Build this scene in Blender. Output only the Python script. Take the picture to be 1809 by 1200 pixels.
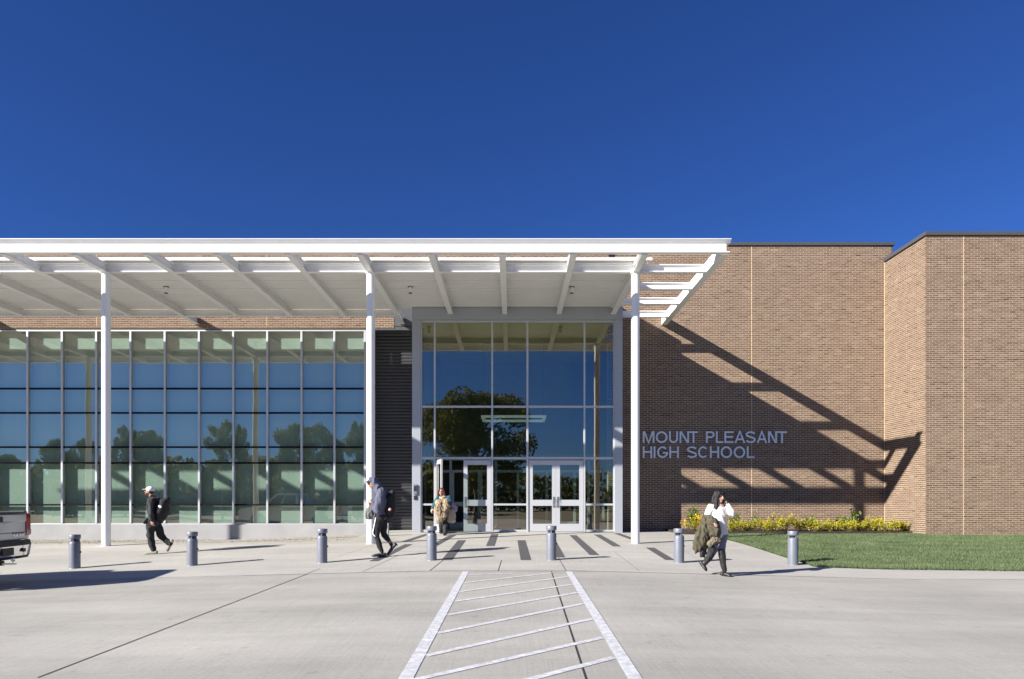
import bpy, bmesh, math, random
import numpy as np
from mathutils import Vector, Matrix, noise

for o in list(bpy.data.objects):
    bpy.data.objects.remove(o)
scene = bpy.context.scene
COL = scene.collection
rnd = random.Random(11)

# ------------------------------------------------------------------ camera, sky, sun, exposure
F, CU, CV, EYE = 1206.0, 904.5, 885.0, 1.1        # focal length and horizon measured on the 1809 px wide photograph
cam = bpy.data.cameras.new('camera')
cam.sensor_width = 36.0
cam.lens = 24.0
cam.shift_y = 285.0 / 1809.0
cam.clip_end = 3000
camo = bpy.data.objects.new('camera', cam)
COL.objects.link(camo)
camo.location = (0, 0, EYE)
camo.rotation_euler = (math.radians(90), 0, 0)
scene.camera = camo

SUN_TO = Vector((1.0, 0.62, -0.565)).normalized()  # direction the sunlight travels
sun_el = math.asin(-SUN_TO.z)
sun_az = math.atan2(-SUN_TO.x, -SUN_TO.y)          # clockwise from +Y
world = bpy.data.worlds.new('World')
scene.world = world
world.use_nodes = True
nt = world.node_tree
bg = nt.nodes['Background']
sky = nt.nodes.new('ShaderNodeTexSky')
sky.sky_type = 'NISHITA'
sky.sun_disc = False
sky.sun_elevation = sun_el
sky.sun_rotation = sun_az
sky.altitude = 300
sky.air_density = 1.0
sky.dust_density = 0.1
sky.ozone_density = 8.0
pol = nt.nodes.new('ShaderNodeMix')                # the whole sky a little deeper and more violet, as through a polarising filter
pol.data_type = 'RGBA'
pol.blend_type = 'MULTIPLY'
pol.inputs[0].default_value = 1.0
pol.inputs[7].default_value = (0.40, 0.55, 0.90, 1)
nt.links.new(sky.outputs[0], pol.inputs[6])
nt.links.new(pol.outputs[2], bg.inputs['Color'])
bg.inputs['Strength'].default_value = 0.055
sl = bpy.data.lights.new('sun', 'SUN')
sl.energy = 4.8
sl.angle = math.radians(0.53)
sl.color = (1.0, 0.945, 0.865)
so = bpy.data.objects.new('sun', sl)
COL.objects.link(so)
so.rotation_euler = SUN_TO.to_track_quat('-Z', 'Y').to_euler()
so.location = (-30, -20, 30)
scene.view_settings.view_transform = 'Standard'
scene.view_settings.look = 'None'
scene.view_settings.exposure = 1.1
scene.view_settings.gamma = 1.0
scene.cycles.max_bounces = 8
scene.cycles.transparent_max_bounces = 12
scene.cycles.caustics_reflective = False
scene.cycles.caustics_refractive = False

# ------------------------------------------------------------------ ground heights and measuring helpers
def lerp(a, b, t): return a + (b - a) * t
def gz(x, y):
    """height of the paved ground: nearly level at the doors, falling gently to the drive and to both sides"""
    if y >= 22.7: zc = 0.06
    elif y >= 14.5: zc = lerp(-0.15, 0.06, (y - 14.5) / 8.2)
    elif y >= 12.61: zc = lerp(-0.196, -0.15, (y - 12.61) / 1.89)
    else: zc = -0.196 - 0.0124 * (12.61 - y)
    left = min(0.0243 * max(0.0, -x - 1.4), 0.42)
    right = min(0.025 * max(0.0, x - 1.2), 0.16)
    if y <= 14.5: fd = 1.0
    elif y <= 18.6: fd = lerp(1.0, 0.35, (y - 14.5) / 4.1)
    else: fd = 0.35
    return zc - (left + right) * fd
def G(u, v, dz=0.0):
    """ground point seen at photo position u, v"""
    y = 14.0
    for _ in range(40):
        x = (u - CU) * y / F
        y = lerp(y, F * (EYE - gz(x, y)) / (v - CV), 0.7)
    x = (u - CU) * y / F
    return Vector((x, y, gz(x, y) + dz))
def PX(u, y): return (u - CU) * y / F
def PZ(v, y): return EYE + (CV - v) * y / F

# ------------------------------------------------------------------ materials
def new_mat(name):
    m = bpy.data.materials.new(name)
    m.use_nodes = True
    return m, m.node_tree, m.node_tree.nodes['Principled BSDF']
def mat(name, col, rough=0.6, metal=0.0, var=0.12, scale=3.0, bump=0.0, bscale=60.0, spec=0.5, detail=6.0, emit=None, col2=None, stretch=None, coat=0.0):
    m, t, p = new_mat(name)
    N, L = t.nodes, t.links
    tc = N.new('ShaderNodeTexCoord')
    src = tc.outputs['Object']
    if stretch:
        mp = N.new('ShaderNodeMapping')
        mp.inputs['Scale'].default_value = stretch
        L.new(src, mp.inputs['Vector']); src = mp.outputs[0]
    if var > 0 or col2:
        nz = N.new('ShaderNodeTexNoise')
        nz.inputs['Scale'].default_value = scale
        nz.inputs['Detail'].default_value = detail
        nz.inputs['Roughness'].default_value = 0.62
        L.new(src, nz.inputs['Vector'])
        rp = N.new('ShaderNodeValToRGB')
        rp.color_ramp.elements[0].position = 0.3
        rp.color_ramp.elements[1].position = 0.7
        a = [max(0, c * (1 - var)) for c in col]
        b = list(col2) if col2 else [min(1, c * (1 + var)) for c in col]
        rp.color_ramp.elements[0].color = (*a, 1)
        rp.color_ramp.elements[1].color = (*b, 1)
        L.new(nz.outputs['Fac'], rp.inputs['Fac'])
        L.new(rp.outputs['Color'], p.inputs['Base Color'])
    else:
        p.inputs['Base Color'].default_value = (*col, 1)
    p.inputs['Roughness'].default_value = rough
    p.inputs['Metallic'].default_value = metal
    p.inputs['Specular IOR Level'].default_value = spec
    if coat: p.inputs['Coat Weight'].default_value = coat; p.inputs['Coat Roughness'].default_value = 0.05
    if bump > 0:
        bn = N.new('ShaderNodeTexNoise')
        bn.inputs['Scale'].default_value = bscale
        bn.inputs['Detail'].default_value = 4
        L.new(src, bn.inputs['Vector'])
        bp = N.new('ShaderNodeBump')
        bp.inputs['Strength'].default_value = bump
        bp.inputs['Distance'].default_value = 0.02
        L.new(bn.outputs['Fac'], bp.inputs['Height'])
        L.new(bp.outputs[0], p.inputs['Normal'])
    if emit:
        p.inputs['Emission Color'].default_value = (*emit[:3], 1)
        p.inputs['Emission Strength'].default_value = emit[3]
    return m
def attr_mat(name, stops, rough=0.8, spec=0.3, bump=0.0, bscale=120, trans=0.0):
    """colour from the per-piece attribute 'tone'"""
    m, t, p = new_mat(name)
    N, L = t.nodes, t.links
    at = N.new('ShaderNodeAttribute'); at.attribute_name = 'tone'
    rp = N.new('ShaderNodeValToRGB')
    els = rp.color_ramp.elements
    els[0].position, els[0].color = stops[0][0], (*stops[0][1], 1)
    els[1].position, els[1].color = stops[-1][0], (*stops[-1][1], 1)
    for pos, c in stops[1:-1]:
        e = els.new(pos); e.color = (*c, 1)
    L.new(at.outputs['Fac'], rp.inputs['Fac'])
    tc = N.new('ShaderNodeTexCoord')
    nz = N.new('ShaderNodeTexNoise'); nz.inputs['Scale'].default_value = bscale; nz.inputs['Detail'].default_value = 4
    L.new(tc.outputs['Object'], nz.inputs['Vector'])
    mx = N.new('ShaderNodeMix'); mx.data_type = 'RGBA'; mx.blend_type = 'OVERLAY'
    mx.inputs[0].default_value = 0.25
    L.new(rp.outputs['Color'], mx.inputs[6]); L.new(nz.outputs['Color'], mx.inputs[7])
    L.new(mx.outputs[2], p.inputs['Base Color'])
    p.inputs['Roughness'].default_value = rough
    p.inputs['Specular IOR Level'].default_value = spec
    if bump:
        bp = N.new('ShaderNodeBump'); bp.inputs['Strength'].default_value = bump; bp.inputs['Distance'].default_value = 0.01
        L.new(nz.outputs['Fac'], bp.inputs['Height']); L.new(bp.outputs[0], p.inputs['Normal'])
    if trans:
        out = N['Material Output']
        tr = N.new('ShaderNodeBsdfTranslucent'); L.new(rp.outputs['Color'], tr.inputs['Color'])
        ms = N.new('ShaderNodeMixShader'); ms.inputs[0].default_value = trans
        L.new(p.outputs[0], ms.inputs[1]); L.new(tr.outputs[0], ms.inputs[2]); L.new(ms.outputs[0], out.inputs['Surface'])
    return m
def glass_mat(name, tint, r0, wav=0.02, wscale=0.9):
    m, t, p = new_mat(name)
    N, L = t.nodes, t.links
    N.remove(p)
    out = N['Material Output']
    tr = N.new('ShaderNodeBsdfTransparent'); tr.inputs['Color'].default_value = (*tint, 1)
    gl = N.new('ShaderNodeBsdfGlossy'); gl.inputs['Roughness'].default_value = 0.0
    gl.inputs['Color'].default_value = (1.0, 0.91, 0.77, 1)
    lw = N.new('ShaderNodeLayerWeight'); lw.inputs['Blend'].default_value = 0.5
    pw = N.new('ShaderNodeMath'); pw.operation = 'POWER'; pw.inputs[1].default_value = 4.0
    L.new(lw.outputs['Facing'], pw.inputs[0])
    mr = N.new('ShaderNodeMapRange'); mr.inputs['To Min'].default_value = r0; mr.inputs['To Max'].default_value = 1.0
    L.new(pw.outputs[0], mr.inputs['Value'])
    ms = N.new('ShaderNodeMixShader')
    L.new(mr.outputs[0], ms.inputs[0]); L.new(tr.outputs[0], ms.inputs[1]); L.new(gl.outputs[0], ms.inputs[2])
    L.new(ms.outputs[0], out.inputs['Surface'])
    tc = N.new('ShaderNodeTexCoord')
    nz = N.new('ShaderNodeTexNoise'); nz.inputs['Scale'].default_value = wscale; nz.inputs['Detail'].default_value = 1.5
    L.new(tc.outputs['Object'], nz.inputs['Vector'])
    bp = N.new('ShaderNodeBump'); bp.inputs['Strength'].default_value = wav; bp.inputs['Distance'].default_value = 0.1
    L.new(nz.outputs['Fac'], bp.inputs['Height']); L.new(bp.outputs[0], gl.inputs['Normal'])
    return m
def concrete_mat(name, col, stain=0.16, bump=0.25):
    """broom-finished concrete with blotches, fine grain and brushed streaks"""
    m, t, p = new_mat(name)
    N, L = t.nodes, t.links
    tc = N.new('ShaderNodeTexCoord')
    def nz(scale, detail, stretch=None, rough=0.6):
        s = tc.outputs['Object']
        if stretch:
            mp = N.new('ShaderNodeMapping'); mp.inputs['Scale'].default_value = stretch
            L.new(s, mp.inputs['Vector']); s = mp.outputs[0]
        n = N.new('ShaderNodeTexNoise'); n.inputs['Scale'].default_value = scale
        n.inputs['Detail'].default_value = detail; n.inputs['Roughness'].default_value = rough
        L.new(s, n.inputs['Vector']); return n.outputs['Fac']
    def ramp(src, lo, hi, a, b):
        r = N.new('ShaderNodeMapRange'); r.inputs['From Min'].default_value = lo; r.inputs['From Max'].default_value = hi
        r.inputs['To Min'].default_value = a; r.inputs['To Max'].default_value = b
        L.new(src, r.inputs['Value']); return r.outputs[0]
    def mul(a, b):
        n = N.new('ShaderNodeMath'); n.operation = 'MULTIPLY'; L.new(a, n.inputs[0]); L.new(b, n.inputs[1]); return n.outputs[0]
    big = ramp(nz(0.35, 6), 0.3, 0.7, 1 - stain, 1 + stain * 0.7)
    band = ramp(nz(0.6, 6, (0.22, 1.7, 1.0), 0.7), 0.35, 0.7, 1 - stain, 1 + stain * 0.5)
    fine = ramp(nz(38, 6, None, 0.8), 0.25, 0.75, 0.80, 1.16)
    streak = ramp(nz(16, 4, (3.0, 0.10, 1.0)), 0.3, 0.7, 0.93, 1.05)
    spots = ramp(nz(5.5, 2, None, 0.5), 0.26, 0.33, 0.86, 1.0)
    f = mul(mul(mul(big, band), mul(fine, streak)), spots)
    mx = N.new('ShaderNodeVectorMath'); mx.operation = 'SCALE'
    mx.inputs[0].default_value = col
    L.new(f, mx.inputs['Scale'])
    L.new(mx.outputs[0], p.inputs['Base Color'])
    p.inputs['Roughness'].default_value = 0.85
    p.inputs['Specular IOR Level'].default_value = 0.25
    bp = N.new('ShaderNodeBump'); bp.inputs['Strength'].default_value = bump; bp.inputs['Distance'].default_value = 0.01
    L.new(mul(fine, streak), bp.inputs['Height']); L.new(bp.outputs[0], p.inputs['Normal'])
    return m

M = {}
M['white'] = mat('white_paint', (0.84, 0.84, 0.83), 0.45, var=0.03, scale=1.2, bump=0.03, bscale=8)
M['deck'] = mat('deck_paint', (0.84, 0.84, 0.81), 0.55, var=0.04, scale=1.0)
M['alu'] = mat('aluminium', (0.56, 0.575, 0.60), 0.38, metal=0.35, var=0.03, scale=2)
M['alu_panel'] = mat('aluminium_panel', (0.40, 0.425, 0.465), 0.42, metal=0.3, var=0.03, scale=0.7)
M['gasket'] = mat('gasket', (0.010, 0.011, 0.013), 0.9, var=0, spec=0.1)
M['mortar'] = mat('mortar', (0.55, 0.47, 0.375), 0.95, var=0.10, scale=2.0, spec=0.1)
M['brick'] = attr_mat('brick', [(0.0, (0.090, 0.053, 0.036)), (0.3, (0.150, 0.096, 0.064)), (0.7, (0.204, 0.136, 0.092)), (1.0, (0.275, 0.191, 0.134))], 0.9, 0.15, bump=0.25)
M['sealant'] = mat('sealant', (0.66, 0.50, 0.30), 0.8, var=0.05)
M['coping'] = mat('coping', (0.070, 0.073, 0.080), 0.5, var=0.06, scale=1.0)
M['plinth'] = mat('plinth', (0.33, 0.33, 0.335), 0.85, var=0.10, scale=1.3, bump=0.1, bscale=30)
M['clad'] = mat('dark_cladding', (0.060, 0.060, 0.066), 0.45, metal=0.2, var=0.06, scale=1.5)
M['shade'] = mat('shade_fabric', (0.70, 0.71, 0.68), 0.9, var=0.05, scale=0.8, bump=0.05, bscale=3, stretch=(2, 1, 0.3))
M['glass_green'] = glass_mat('green_glass', (0.66, 0.80, 0.735), 0.31)
M['glass_clear'] = glass_mat('grey_glass', (0.62, 0.74, 0.66), 0.27)
M['road'] = concrete_mat('road_concrete', (0.445, 0.432, 0.392))
M['plaza'] = concrete_mat('plaza_concrete', (0.480, 0.467, 0.427), stain=0.12)
M['joint'] = mat('joint_sealant', (0.035, 0.033, 0.03), 0.9, var=0.2, scale=8)
M['paint'] = mat('road_paint', (0.60, 0.61, 0.63), 0.8, var=0.34, scale=16, detail=10, col2=(0.76, 0.77, 0.80), bump=0.25, bscale=90)
M['paver'] = mat('dark_paver', (0.085, 0.085, 0.09), 0.85, var=0.15, scale=10, bump=0.2, bscale=80)
M['bollard'] = mat('bollard_paint', (0.175, 0.190, 0.230), 0.45, metal=0.15, var=0.06, scale=6)
M['black'] = mat('black_plastic', (0.016, 0.016, 0.018), 0.5, var=0.1)
M['ground'] = mat('dry_ground', (0.17, 0.16, 0.10), 0.95, var=0.25, scale=0.15)
M['gravel_bed'] = mat('gravel_bed', (0.40, 0.37, 0.32), 0.95, var=0.22, scale=4, bump=0.6, bscale=30)
M['soil'] = mat('mulch', (0.045, 0.032, 0.022), 0.95, var=0.3, scale=9, bump=0.6, bscale=40)
M['interior'] = mat('interior_wall', (0.34, 0.34, 0.32), 0.85, var=0.05)
M['interior_dark'] = mat('interior_floor', (0.36, 0.35, 0.33), 0.5, var=0.1)
M['interior_blue'] = mat('interior_blue', (0.05, 0.12, 0.50), 0.7, var=0.06)
M['ceil'] = mat('interior_ceiling', (0.80, 0.76, 0.16), 0.85, var=0.05)
M['pendant'] = mat('pendant_lamp', (0.7, 0.72, 0.7), 0.5, var=0, emit=(0.85, 1.0, 0.95, 0.10))
M['letter'] = mat('letter_metal', (0.82, 0.86, 0.95), 0.45, metal=0.3, var=0.03)
M['steel'] = mat('steel', (0.55, 0.54, 0.52), 0.25, metal=0.9, var=0.03)

# ------------------------------------------------------------------ mesh helpers
class MB:
    def __init__(s): s.v, s.f, s.t = [], [], []
    def poly(s, pts, tone=None):
        b = len(s.v); s.v += [tuple(p) for p in pts]; s.f.append(tuple(range(b, b + len(pts)))); s.t.append(tone or 0.5)
        return s
    def box(s, x0, x1, y0, y1, z0, z1):
        b = len(s.v)
        s.v += [(x0, y0, z0), (x1, y0, z0), (x1, y1, z0), (x0, y1, z0), (x0, y0, z1), (x1, y0, z1), (x1, y1, z1), (x0, y1, z1)]
        s.f += [tuple(b + i for i in q) for q in ((0, 3, 2, 1), (4, 5, 6, 7), (0, 1, 5, 4), (1, 2, 6, 5), (2, 3, 7, 6), (3, 0, 4, 7))]
        return s
    def prism(s, prof, axis, a, b):
        """closed profile (list of 2d points) swept along an axis: 'x' uses (y,z), 'y' uses (x,z), 'z' uses (x,y)"""
        def P(q, c):
            return {'x': (c, q[0], q[1]), 'y': (q[0], c, q[1]), 'z': (q[0], q[1], c)}[axis]
        n = len(prof); k = len(s.v)
        s.v += [P(q, a) for q in prof] + [P(q, b) for q in prof]
        s.f.append(tuple(k + i for i in range(n))); s.f.append(tuple(k + n + i for i in reversed(range(n))))
        for i in range(n):
            j = (i + 1) % n
            s.f.append((k + i, k + n + i, k + n + j, k + j))
        return s
    def lathe(s, prof, c=(0, 0, 0), n=24, axis='z'):
        k = len(s.v); m = len(prof)
        for i in range(n):
            a = 2 * math.pi * i / n
            for r, h in prof:
                if axis == 'z': s.v.append((c[0] + r * math.cos(a), c[1] + r * math.sin(a), c[2] + h))
                elif axis == 'y': s.v.append((c[0] + r * math.cos(a), c[1] + h, c[2] + r * math.sin(a)))
                else: s.v.append((c[0] + h, c[1] + r * math.cos(a), c[2] + r * math.sin(a)))
        for i in range(n):
            j = (i + 1) % n
            for q in range(m - 1):
                s.f.append((k + i * m + q, k + j * m + q, k + j * m + q + 1, k + i * m + q + 1))
        s.f.append(tuple(k + i * m for i in range(n))); s.f.append(tuple(k + i * m + m - 1 for i in reversed(range(n))))
        return s
    def tube(s, pts, rad, n=8):
        pts = [Vector(p) for p in pts]
        rad = rad if isinstance(rad, (list, tuple)) else [rad] * len(pts)
        k = len(s.v)
        up = Vector((0, 0, 1))
        d0 = (pts[1] - pts[0]).normalized()
        if abs(d0.dot(up)) > 0.95: up = Vector((1, 0, 0))
        for i, p in enumerate(pts):
            d = (pts[min(i + 1, len(pts) - 1)] - pts[max(i - 1, 0)]).normalized()
            a = d.cross(up).normalized(); b = d.cross(a).normalized()
            r = rad[i]
            for j in range(n):
                an = 2 * math.pi * j / n
                s.v.append(tuple(p + a * (r * math.cos(an)) + b * (r * math.sin(an))))
        for i in range(len(pts) - 1):
            for j in range(n):
                q = (j + 1) % n
                s.f.append((k + i * n + j, k + i * n + q, k + (i + 1) * n + q, k + (i + 1) * n + j))
        s.f.append(tuple(k + j for j in reversed(range(n)))); s.f.append(tuple(k + (len(pts) - 1) * n + j for j in range(n)))
        return s
    def build(s, name, m, parent=None, smooth=False, bevel=0.0, kind=None, fix=True):
        off = Vector((0, 0, 0))
        q = parent
        while q is not None:
            off += Vector(q.location); q = q.parent
        me = bpy.data.meshes.new(name)
        me.from_pydata([(a[0] - off.x, a[1] - off.y, a[2] - off.z) for a in s.v], [], s.f)
        if fix:
            bm = bmesh.new(); bm.from_mesh(me)
            bmesh.ops.recalc_face_normals(bm, faces=bm.faces)
            if bevel:
                bmesh.ops.bevel(bm, geom=[e for e in bm.edges if e.is_manifold and e.calc_face_angle(0) > 0.6], offset=bevel, segments=2, affect='EDGES', profile=0.5)
            bm.to_mesh(me); bm.free()
        return link(name, me, m, parent, smooth, kind)
def link(name, me, m, parent=None, smooth=False, kind=None):
    me.materials.append(M[m] if isinstance(m, str) else m)
    if smooth:
        me.polygons.foreach_set('use_smooth', [True] * len(me.polygons))
        me.set_sharp_from_angle(angle=math.radians(40))
    o = bpy.data.objects.new(name, me); COL.objects.link(o)
    if parent: o.parent = parent
    if kind: o['kind'] = kind
    return o
def add_tone(me, vals):
    a = me.attributes.new('tone', 'FLOAT', 'FACE')
    a.data.foreach_set('value', np.asarray(vals, dtype=np.float32))
def empty(name, loc=(0, 0, 0), label=None, cat=None, group=None):
    o = bpy.data.objects.new(name, None); COL.objects.link(o); o.location = loc
    o.empty_display_size = 0.2
    return tag(o, label, cat, group)
def tag(o, label=None, cat=None, group=None, kind=None):
    if label: o['label'] = label
    if cat: o['category'] = cat
    if group: o['group'] = group
    if kind: o['kind'] = kind
    return o
def copy_tree(o, parent=None):
    c = o.copy(); COL.objects.link(c); c.parent = parent
    for ch in o.children: copy_tree(ch, c)
    return c
def ibeam(mb, axis, c, zt, zb, a, b, fw, ft=0.018, wt=0.014):
    """I section: centre c across the axis, top and bottom height, from a to b"""
    h, w = fw / 2, wt / 2
    prof = [(c - h, zb), (c + h, zb), (c + h, zb + ft), (c + w, zb + ft), (c + w, zt - ft), (c + h, zt - ft), (c + h, zt), (c - h, zt), (c - h, zt - ft), (c - w, zt - ft), (c - w, zb + ft), (c - h, zb + ft)]
    return mb.prism(prof, axis, a, b)

# ------------------------------------------------------------------ ground, drive, plaza
def sheet(name, xs, ys, dz, m, kind='structure', zf=None):
    zf = zf or gz
    me = bpy.data.meshes.new(name)
    v = [(x, y, zf(x, y) + dz) for y in ys for x in xs]
    n = len(xs)
    f = [(j * n + i, j * n + i + 1, (j + 1) * n + i + 1, (j + 1) * n + i) for j in range(len(ys) - 1) for i in range(n - 1)]
    me.from_pydata(v, [], f)
    me.polygons.foreach_set('use_smooth', [True] * len(me.polygons))
    return link(name, me, m, None, False, kind)
def rng(a, b, st):
    n = max(1, int(round((b - a) / st)))
    return [a + (b - a) * i / n for i in range(n + 1)]
MB().box(-700, 700, -700, 700, -1.6, -1.05).build('ground', 'ground', kind='structure')
road = sheet('road', rng(-60, 60, 0.5), rng(-14, 12.61, 0.5), 0, 'road')
plaza = sheet('pavement', rng(-4.75, 60, 0.5), rng(12.61, 31.0, 0.25), 0.003, 'plaza')
plaza2 = sheet('pavement', rng(-60, -4.75, 0.5), rng(12.61, 19.3, 0.25), 0.003, 'plaza')
def gravel_z(x, y):
    t = min(1.0, max(0.0, (y - 19.3) / 4.6))
    return lerp(gz(x, 19.3) - 0.012, lerp(-0.06, -0.26, min(1.0, max(0.0, (-4.75 - x) / 5.0))), t)
gravel = sheet('gravel_bed', rng(-60, -4.75, 0.5), rng(19.3, 24.6, 0.25), 0.0, 'gravel_bed', zf=gravel_z)

def ground_strip(mb, p, q, w, dz, n=None):
    """flat strip of width w from p to q on the paved ground"""
    p, q = Vector(p), Vector(q)
    d = Vector((q.x - p.x, q.y - p.y, 0)); ln = d.length; d.normalize()
    s = Vector((-d.y, d.x, 0)) * (w / 2)
    n = n or max(1, int(ln / 0.4))
    k = len(mb.v)
    for i in range(n + 1):
        c = p + d * (ln * i / n)
        for e in (c - s, c + s):
            mb.v.append((e.x, e.y, gz(e.x, e.y) + dz))
    for i in range(n):
        a = k + 2 * i
        mb.f.append((a, a + 1, a + 3, a + 2))
# expansion joints of the road and the plaza
for (a, b, w) in (((66, 1198), (545, 1013.5), 0.016), ((974, 1010), (1040, 1215), 0.016)):
    mb = MB(); A, B = G(*a), G(*b)
    ground_strip(mb, A, B, w, 0.004); mb.build('joint', 'joint', road)
mb = MB(); ground_strip(mb, (-5.0, 12.61, 0), (6, 12.61, 0), 0.010, 0.007); mb.build('joint', 'joint', plaza)
for (a, b, w) in (((545, 1013), (565, 1005), 0.012), ((640, 1011), (705, 981), 0.01), ((759, 1009), (795, 980), 0.012), ((880, 1009), (886, 990), 0.012),
                  ((1000, 1009), (986, 985), 0.010), ((597, 984), (700, 951), 0.008), ((1130, 1009), (1085, 975), 0.008), ((1260, 1005), (1190, 960), 0.008)):
    mb = MB(); ground_strip(mb, G(*a), G(*b), w, 0.006); mb.build('joint', 'joint', plaza)
mb = MB(); ground_strip(mb, (-9, 16.4, 0), (6.2, 16.4, 0), 0.008, 0.006); mb.build('joint', 'joint', plaza)
# dark inlaid pavers fanning out before the doors
for (a, b, w) in (((660, 992), (722, 962), 0.2), ((716, 957), (757, 943.5), 0.2), ((760, 968), (800, 946), 0.2), ((789, 990), (816, 955), 0.22), ((866, 965), (874, 944), 0.22),
                  ((929, 990), (921, 955), 0.22), ((990, 985), (976, 957), 0.2), ((1050, 981), (1012, 946), 0.22), ((1090, 966), (1055, 945), 0.22), ((1118, 953), (1089, 942.5), 0.2),
                  ((1184, 990), (1148, 968), 0.22)):
    mb = MB(); ground_strip(mb, G(*a), G(*b), w, 0.008); mb.build('paver', 'paver', plaza)
# painted crossing on the road
L0, L1 = G(713, 1206), G(823, 1010)
R0, R1 = G(1126, 1206), G(1005, 1010)
mb = MB(); ground_strip(mb, L0, L1, 0.115, 0.004); mb.build('painted_line', 'paint', road)
mb = MB(); ground_strip(mb, R0, R1, 0.115, 0.004); mb.build('painted_line', 'paint', road)
for (va, vb) in ((1016, 1010.3), (1030, 1009.8), (1046, 1019), (1063, 1033), (1087, 1047.5), (1119, 1067), (1159, 1094), (1202, 1127), (1262, 1162)):
    def on(A, B, v):
        lo, hi = 0.0, 1.0
        for _ in range(40):
            m = (lo + hi) / 2; p = A.lerp(B, m)
            if CV + (EYE - gz(p.x, p.y)) * F / p.y > v: lo = m
            else: hi = m
        return A.lerp(B, lo)
    Le = L0 + (L0 - L1) * 0.4
    p = on(Le, L1, va) + Vector((0.07, 0, 0)); q = on(R0, R1, vb) - Vector((0.07, 0, 0))
    if va < 1017: q = p.lerp(q, 0.45)
    elif va < 1031: q = p.lerp(q, 0.86)
    mb = MB(); ground_strip(mb, p, q, 0.082, 0.0045); mb.build('painted_line', 'paint', road)

# ------------------------------------------------------------------ the school building
YW, YN, XS = 24.12, 21.71, 13.17            # right wall face, forward block face, forward block side
YL = 23.97                                  # left wall face
YE = 22.69                                  # entrance box face
BL, BH = 0.2038, 0.0657
school = empty('school_building', (0, 24, 0), 'brown brick school building with glazed front and grey window wall', 'building')
TM = {}
def brick_wall(o, ud, x0, x1, z0, z1, singles=0, seed=1, single_rows=None, ins=(0, 0)):
    """mortar slab with every brick a real block: o = a point of the face at x=0, ud = unit vector along the wall; the wall faces ud x up"""
    r = np.random.RandomState(seed)
    ud = Vector(ud); nrm = Vector((ud.y, -ud.x, 0))
    o = Vector(o)
    def W(u, z, d): p = o + ud * u + nrm * d; return (p.x, p.y, z)
    mb = MB()
    d0, d1 = -0.004, -0.30
    p0, p1 = x0 + ins[0], x1 - ins[1]
    c = [W(p0, z0, d0), W(p1, z0, d0), W(p1, z0, d1), W(p0, z0, d1), W(p0, z1, d0), W(p1, z1, d0), W(p1, z1, d1), W(p0, z1, d1)]
    mb.v += c
    mb.f += [(0, 1, 2, 3), (4, 5, 6, 7), (0, 1, 5, 4), (1, 2, 6, 5), (2, 3, 7, 6), (3, 0, 4, 7)]
    wall = mb.build('brick_wall', 'mortar', school)
    off = Vector(school.location)
    V, Fc, T, S = [], [], [], []
    nr = int((z1 - z0) / BH + 0.5)
    j = 0.0066
    for row in range(nr):
        za, zb = z0 + row * BH + j, z0 + (row + 1) * BH - j
        zb = min(zb, z1)
        sh = 0.0 if row % 2 else BL / 2
        rt = r.normal(0, 0.05)
        k0 = int(math.floor((x0 - sh) / BL)) ; k = k0
        while True:
            a, b = sh + k * BL + j, sh + (k + 1) * BL - j
            k += 1
            if a > x1: break
            a2, b2 = max(a, x0), min(b, x1)
            if b2 - a2 < 0.02: continue
            t = float(np.clip(0.5 + r.normal(0, 0.15) + rt, 0, 1))
            d = float(r.uniform(-0.0008, 0.0008)); a3 = a2 + r.uniform(-.0015, .0015); z3 = r.uniform(-.001, .001)
            full = a2 == a and b2 == b
            if singles and full and single_rows[0] <= row < single_rows[1] and len(S) < singles:
                S.append((a3, za + z3, t, d)); continue
            i = len(V)
            for (uu, zz) in ((a3, za + z3), (b2, za + z3), (b2, zb + z3), (a3, zb + z3)):
                V.append(W(uu, zz, -0.005)); V.append(W(uu, zz, d))
            Fc += [(i + 1, i + 3, i + 5, i + 7), (i, i + 2, i + 3, i + 1), (i + 2, i + 4, i + 5, i + 3), (i + 4, i + 6, i + 7, i + 5), (i + 6, i, i + 1, i + 7)]
            T += [t] * 5
    me = bpy.data.meshes.new('brick_field')
    me.from_pydata([(p[0] - off.x, p[1] - off.y, p[2] - off.z) for p in V], [], Fc)
    add_tone(me, T)
    bf = link('brick_field', me, 'brick', wall, kind='stuff')
    for (a, z, t, d) in S:
        key = (tuple(ud), round(t * 9))
        if key not in TM:
            q = bpy.data.meshes.new('brick')
            l, h = BL - 2 * j, BH - 2 * j
            vv = []
            for (uu, zz) in ((0, 0), (l, 0), (l, h), (0, h)):
                for dd in (-0.005, 0.0):
                    p = ud * uu + nrm * dd; vv.append((p.x, p.y, zz))
            q.from_pydata(vv, [], [(1, 3, 5, 7), (0, 2, 3, 1), (2, 4, 5, 3), (4, 6, 7, 5), (6, 0, 1, 7)])
            add_tone(q, [round(t * 9) / 9] * 5)
            q.materials.append(M['brick'])
            TM[key] = q
        b = bpy.data.objects.new('brick', TM[key]); COL.objects.link(b); b.parent = wall
        p = o + ud * a + nrm * d
        b.location = (p.x - off.x, p.y - off.y, z - off.z)
    return wall
ZT_W, ZT_N = 10.12, 9.54
# right wall behind the sign
w_sign = brick_wall((0, YW, 0), (1, 0, 0), 3.4, 13.44, -0.25, ZT_W, seed=3)
MB().box(13.40, 13.44, YW + 0.004, 40, -0.3, ZT_W).build('end_wall', 'mortar', school)
# forward block: side and front
w_side = brick_wall((XS, YW - 0.004, 0), (0, -1, 0), 0.0, YW - YN - 0.012, -0.25, ZT_N, seed=4, ins=(0, 0.05))
w_front = brick_wall((XS, YN, 0), (1, 0, 0), 0.0, 12.0, -0.35, ZT_N, singles=300, seed=5, single_rows=(6, 26), ins=(0.010, 0))
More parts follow.
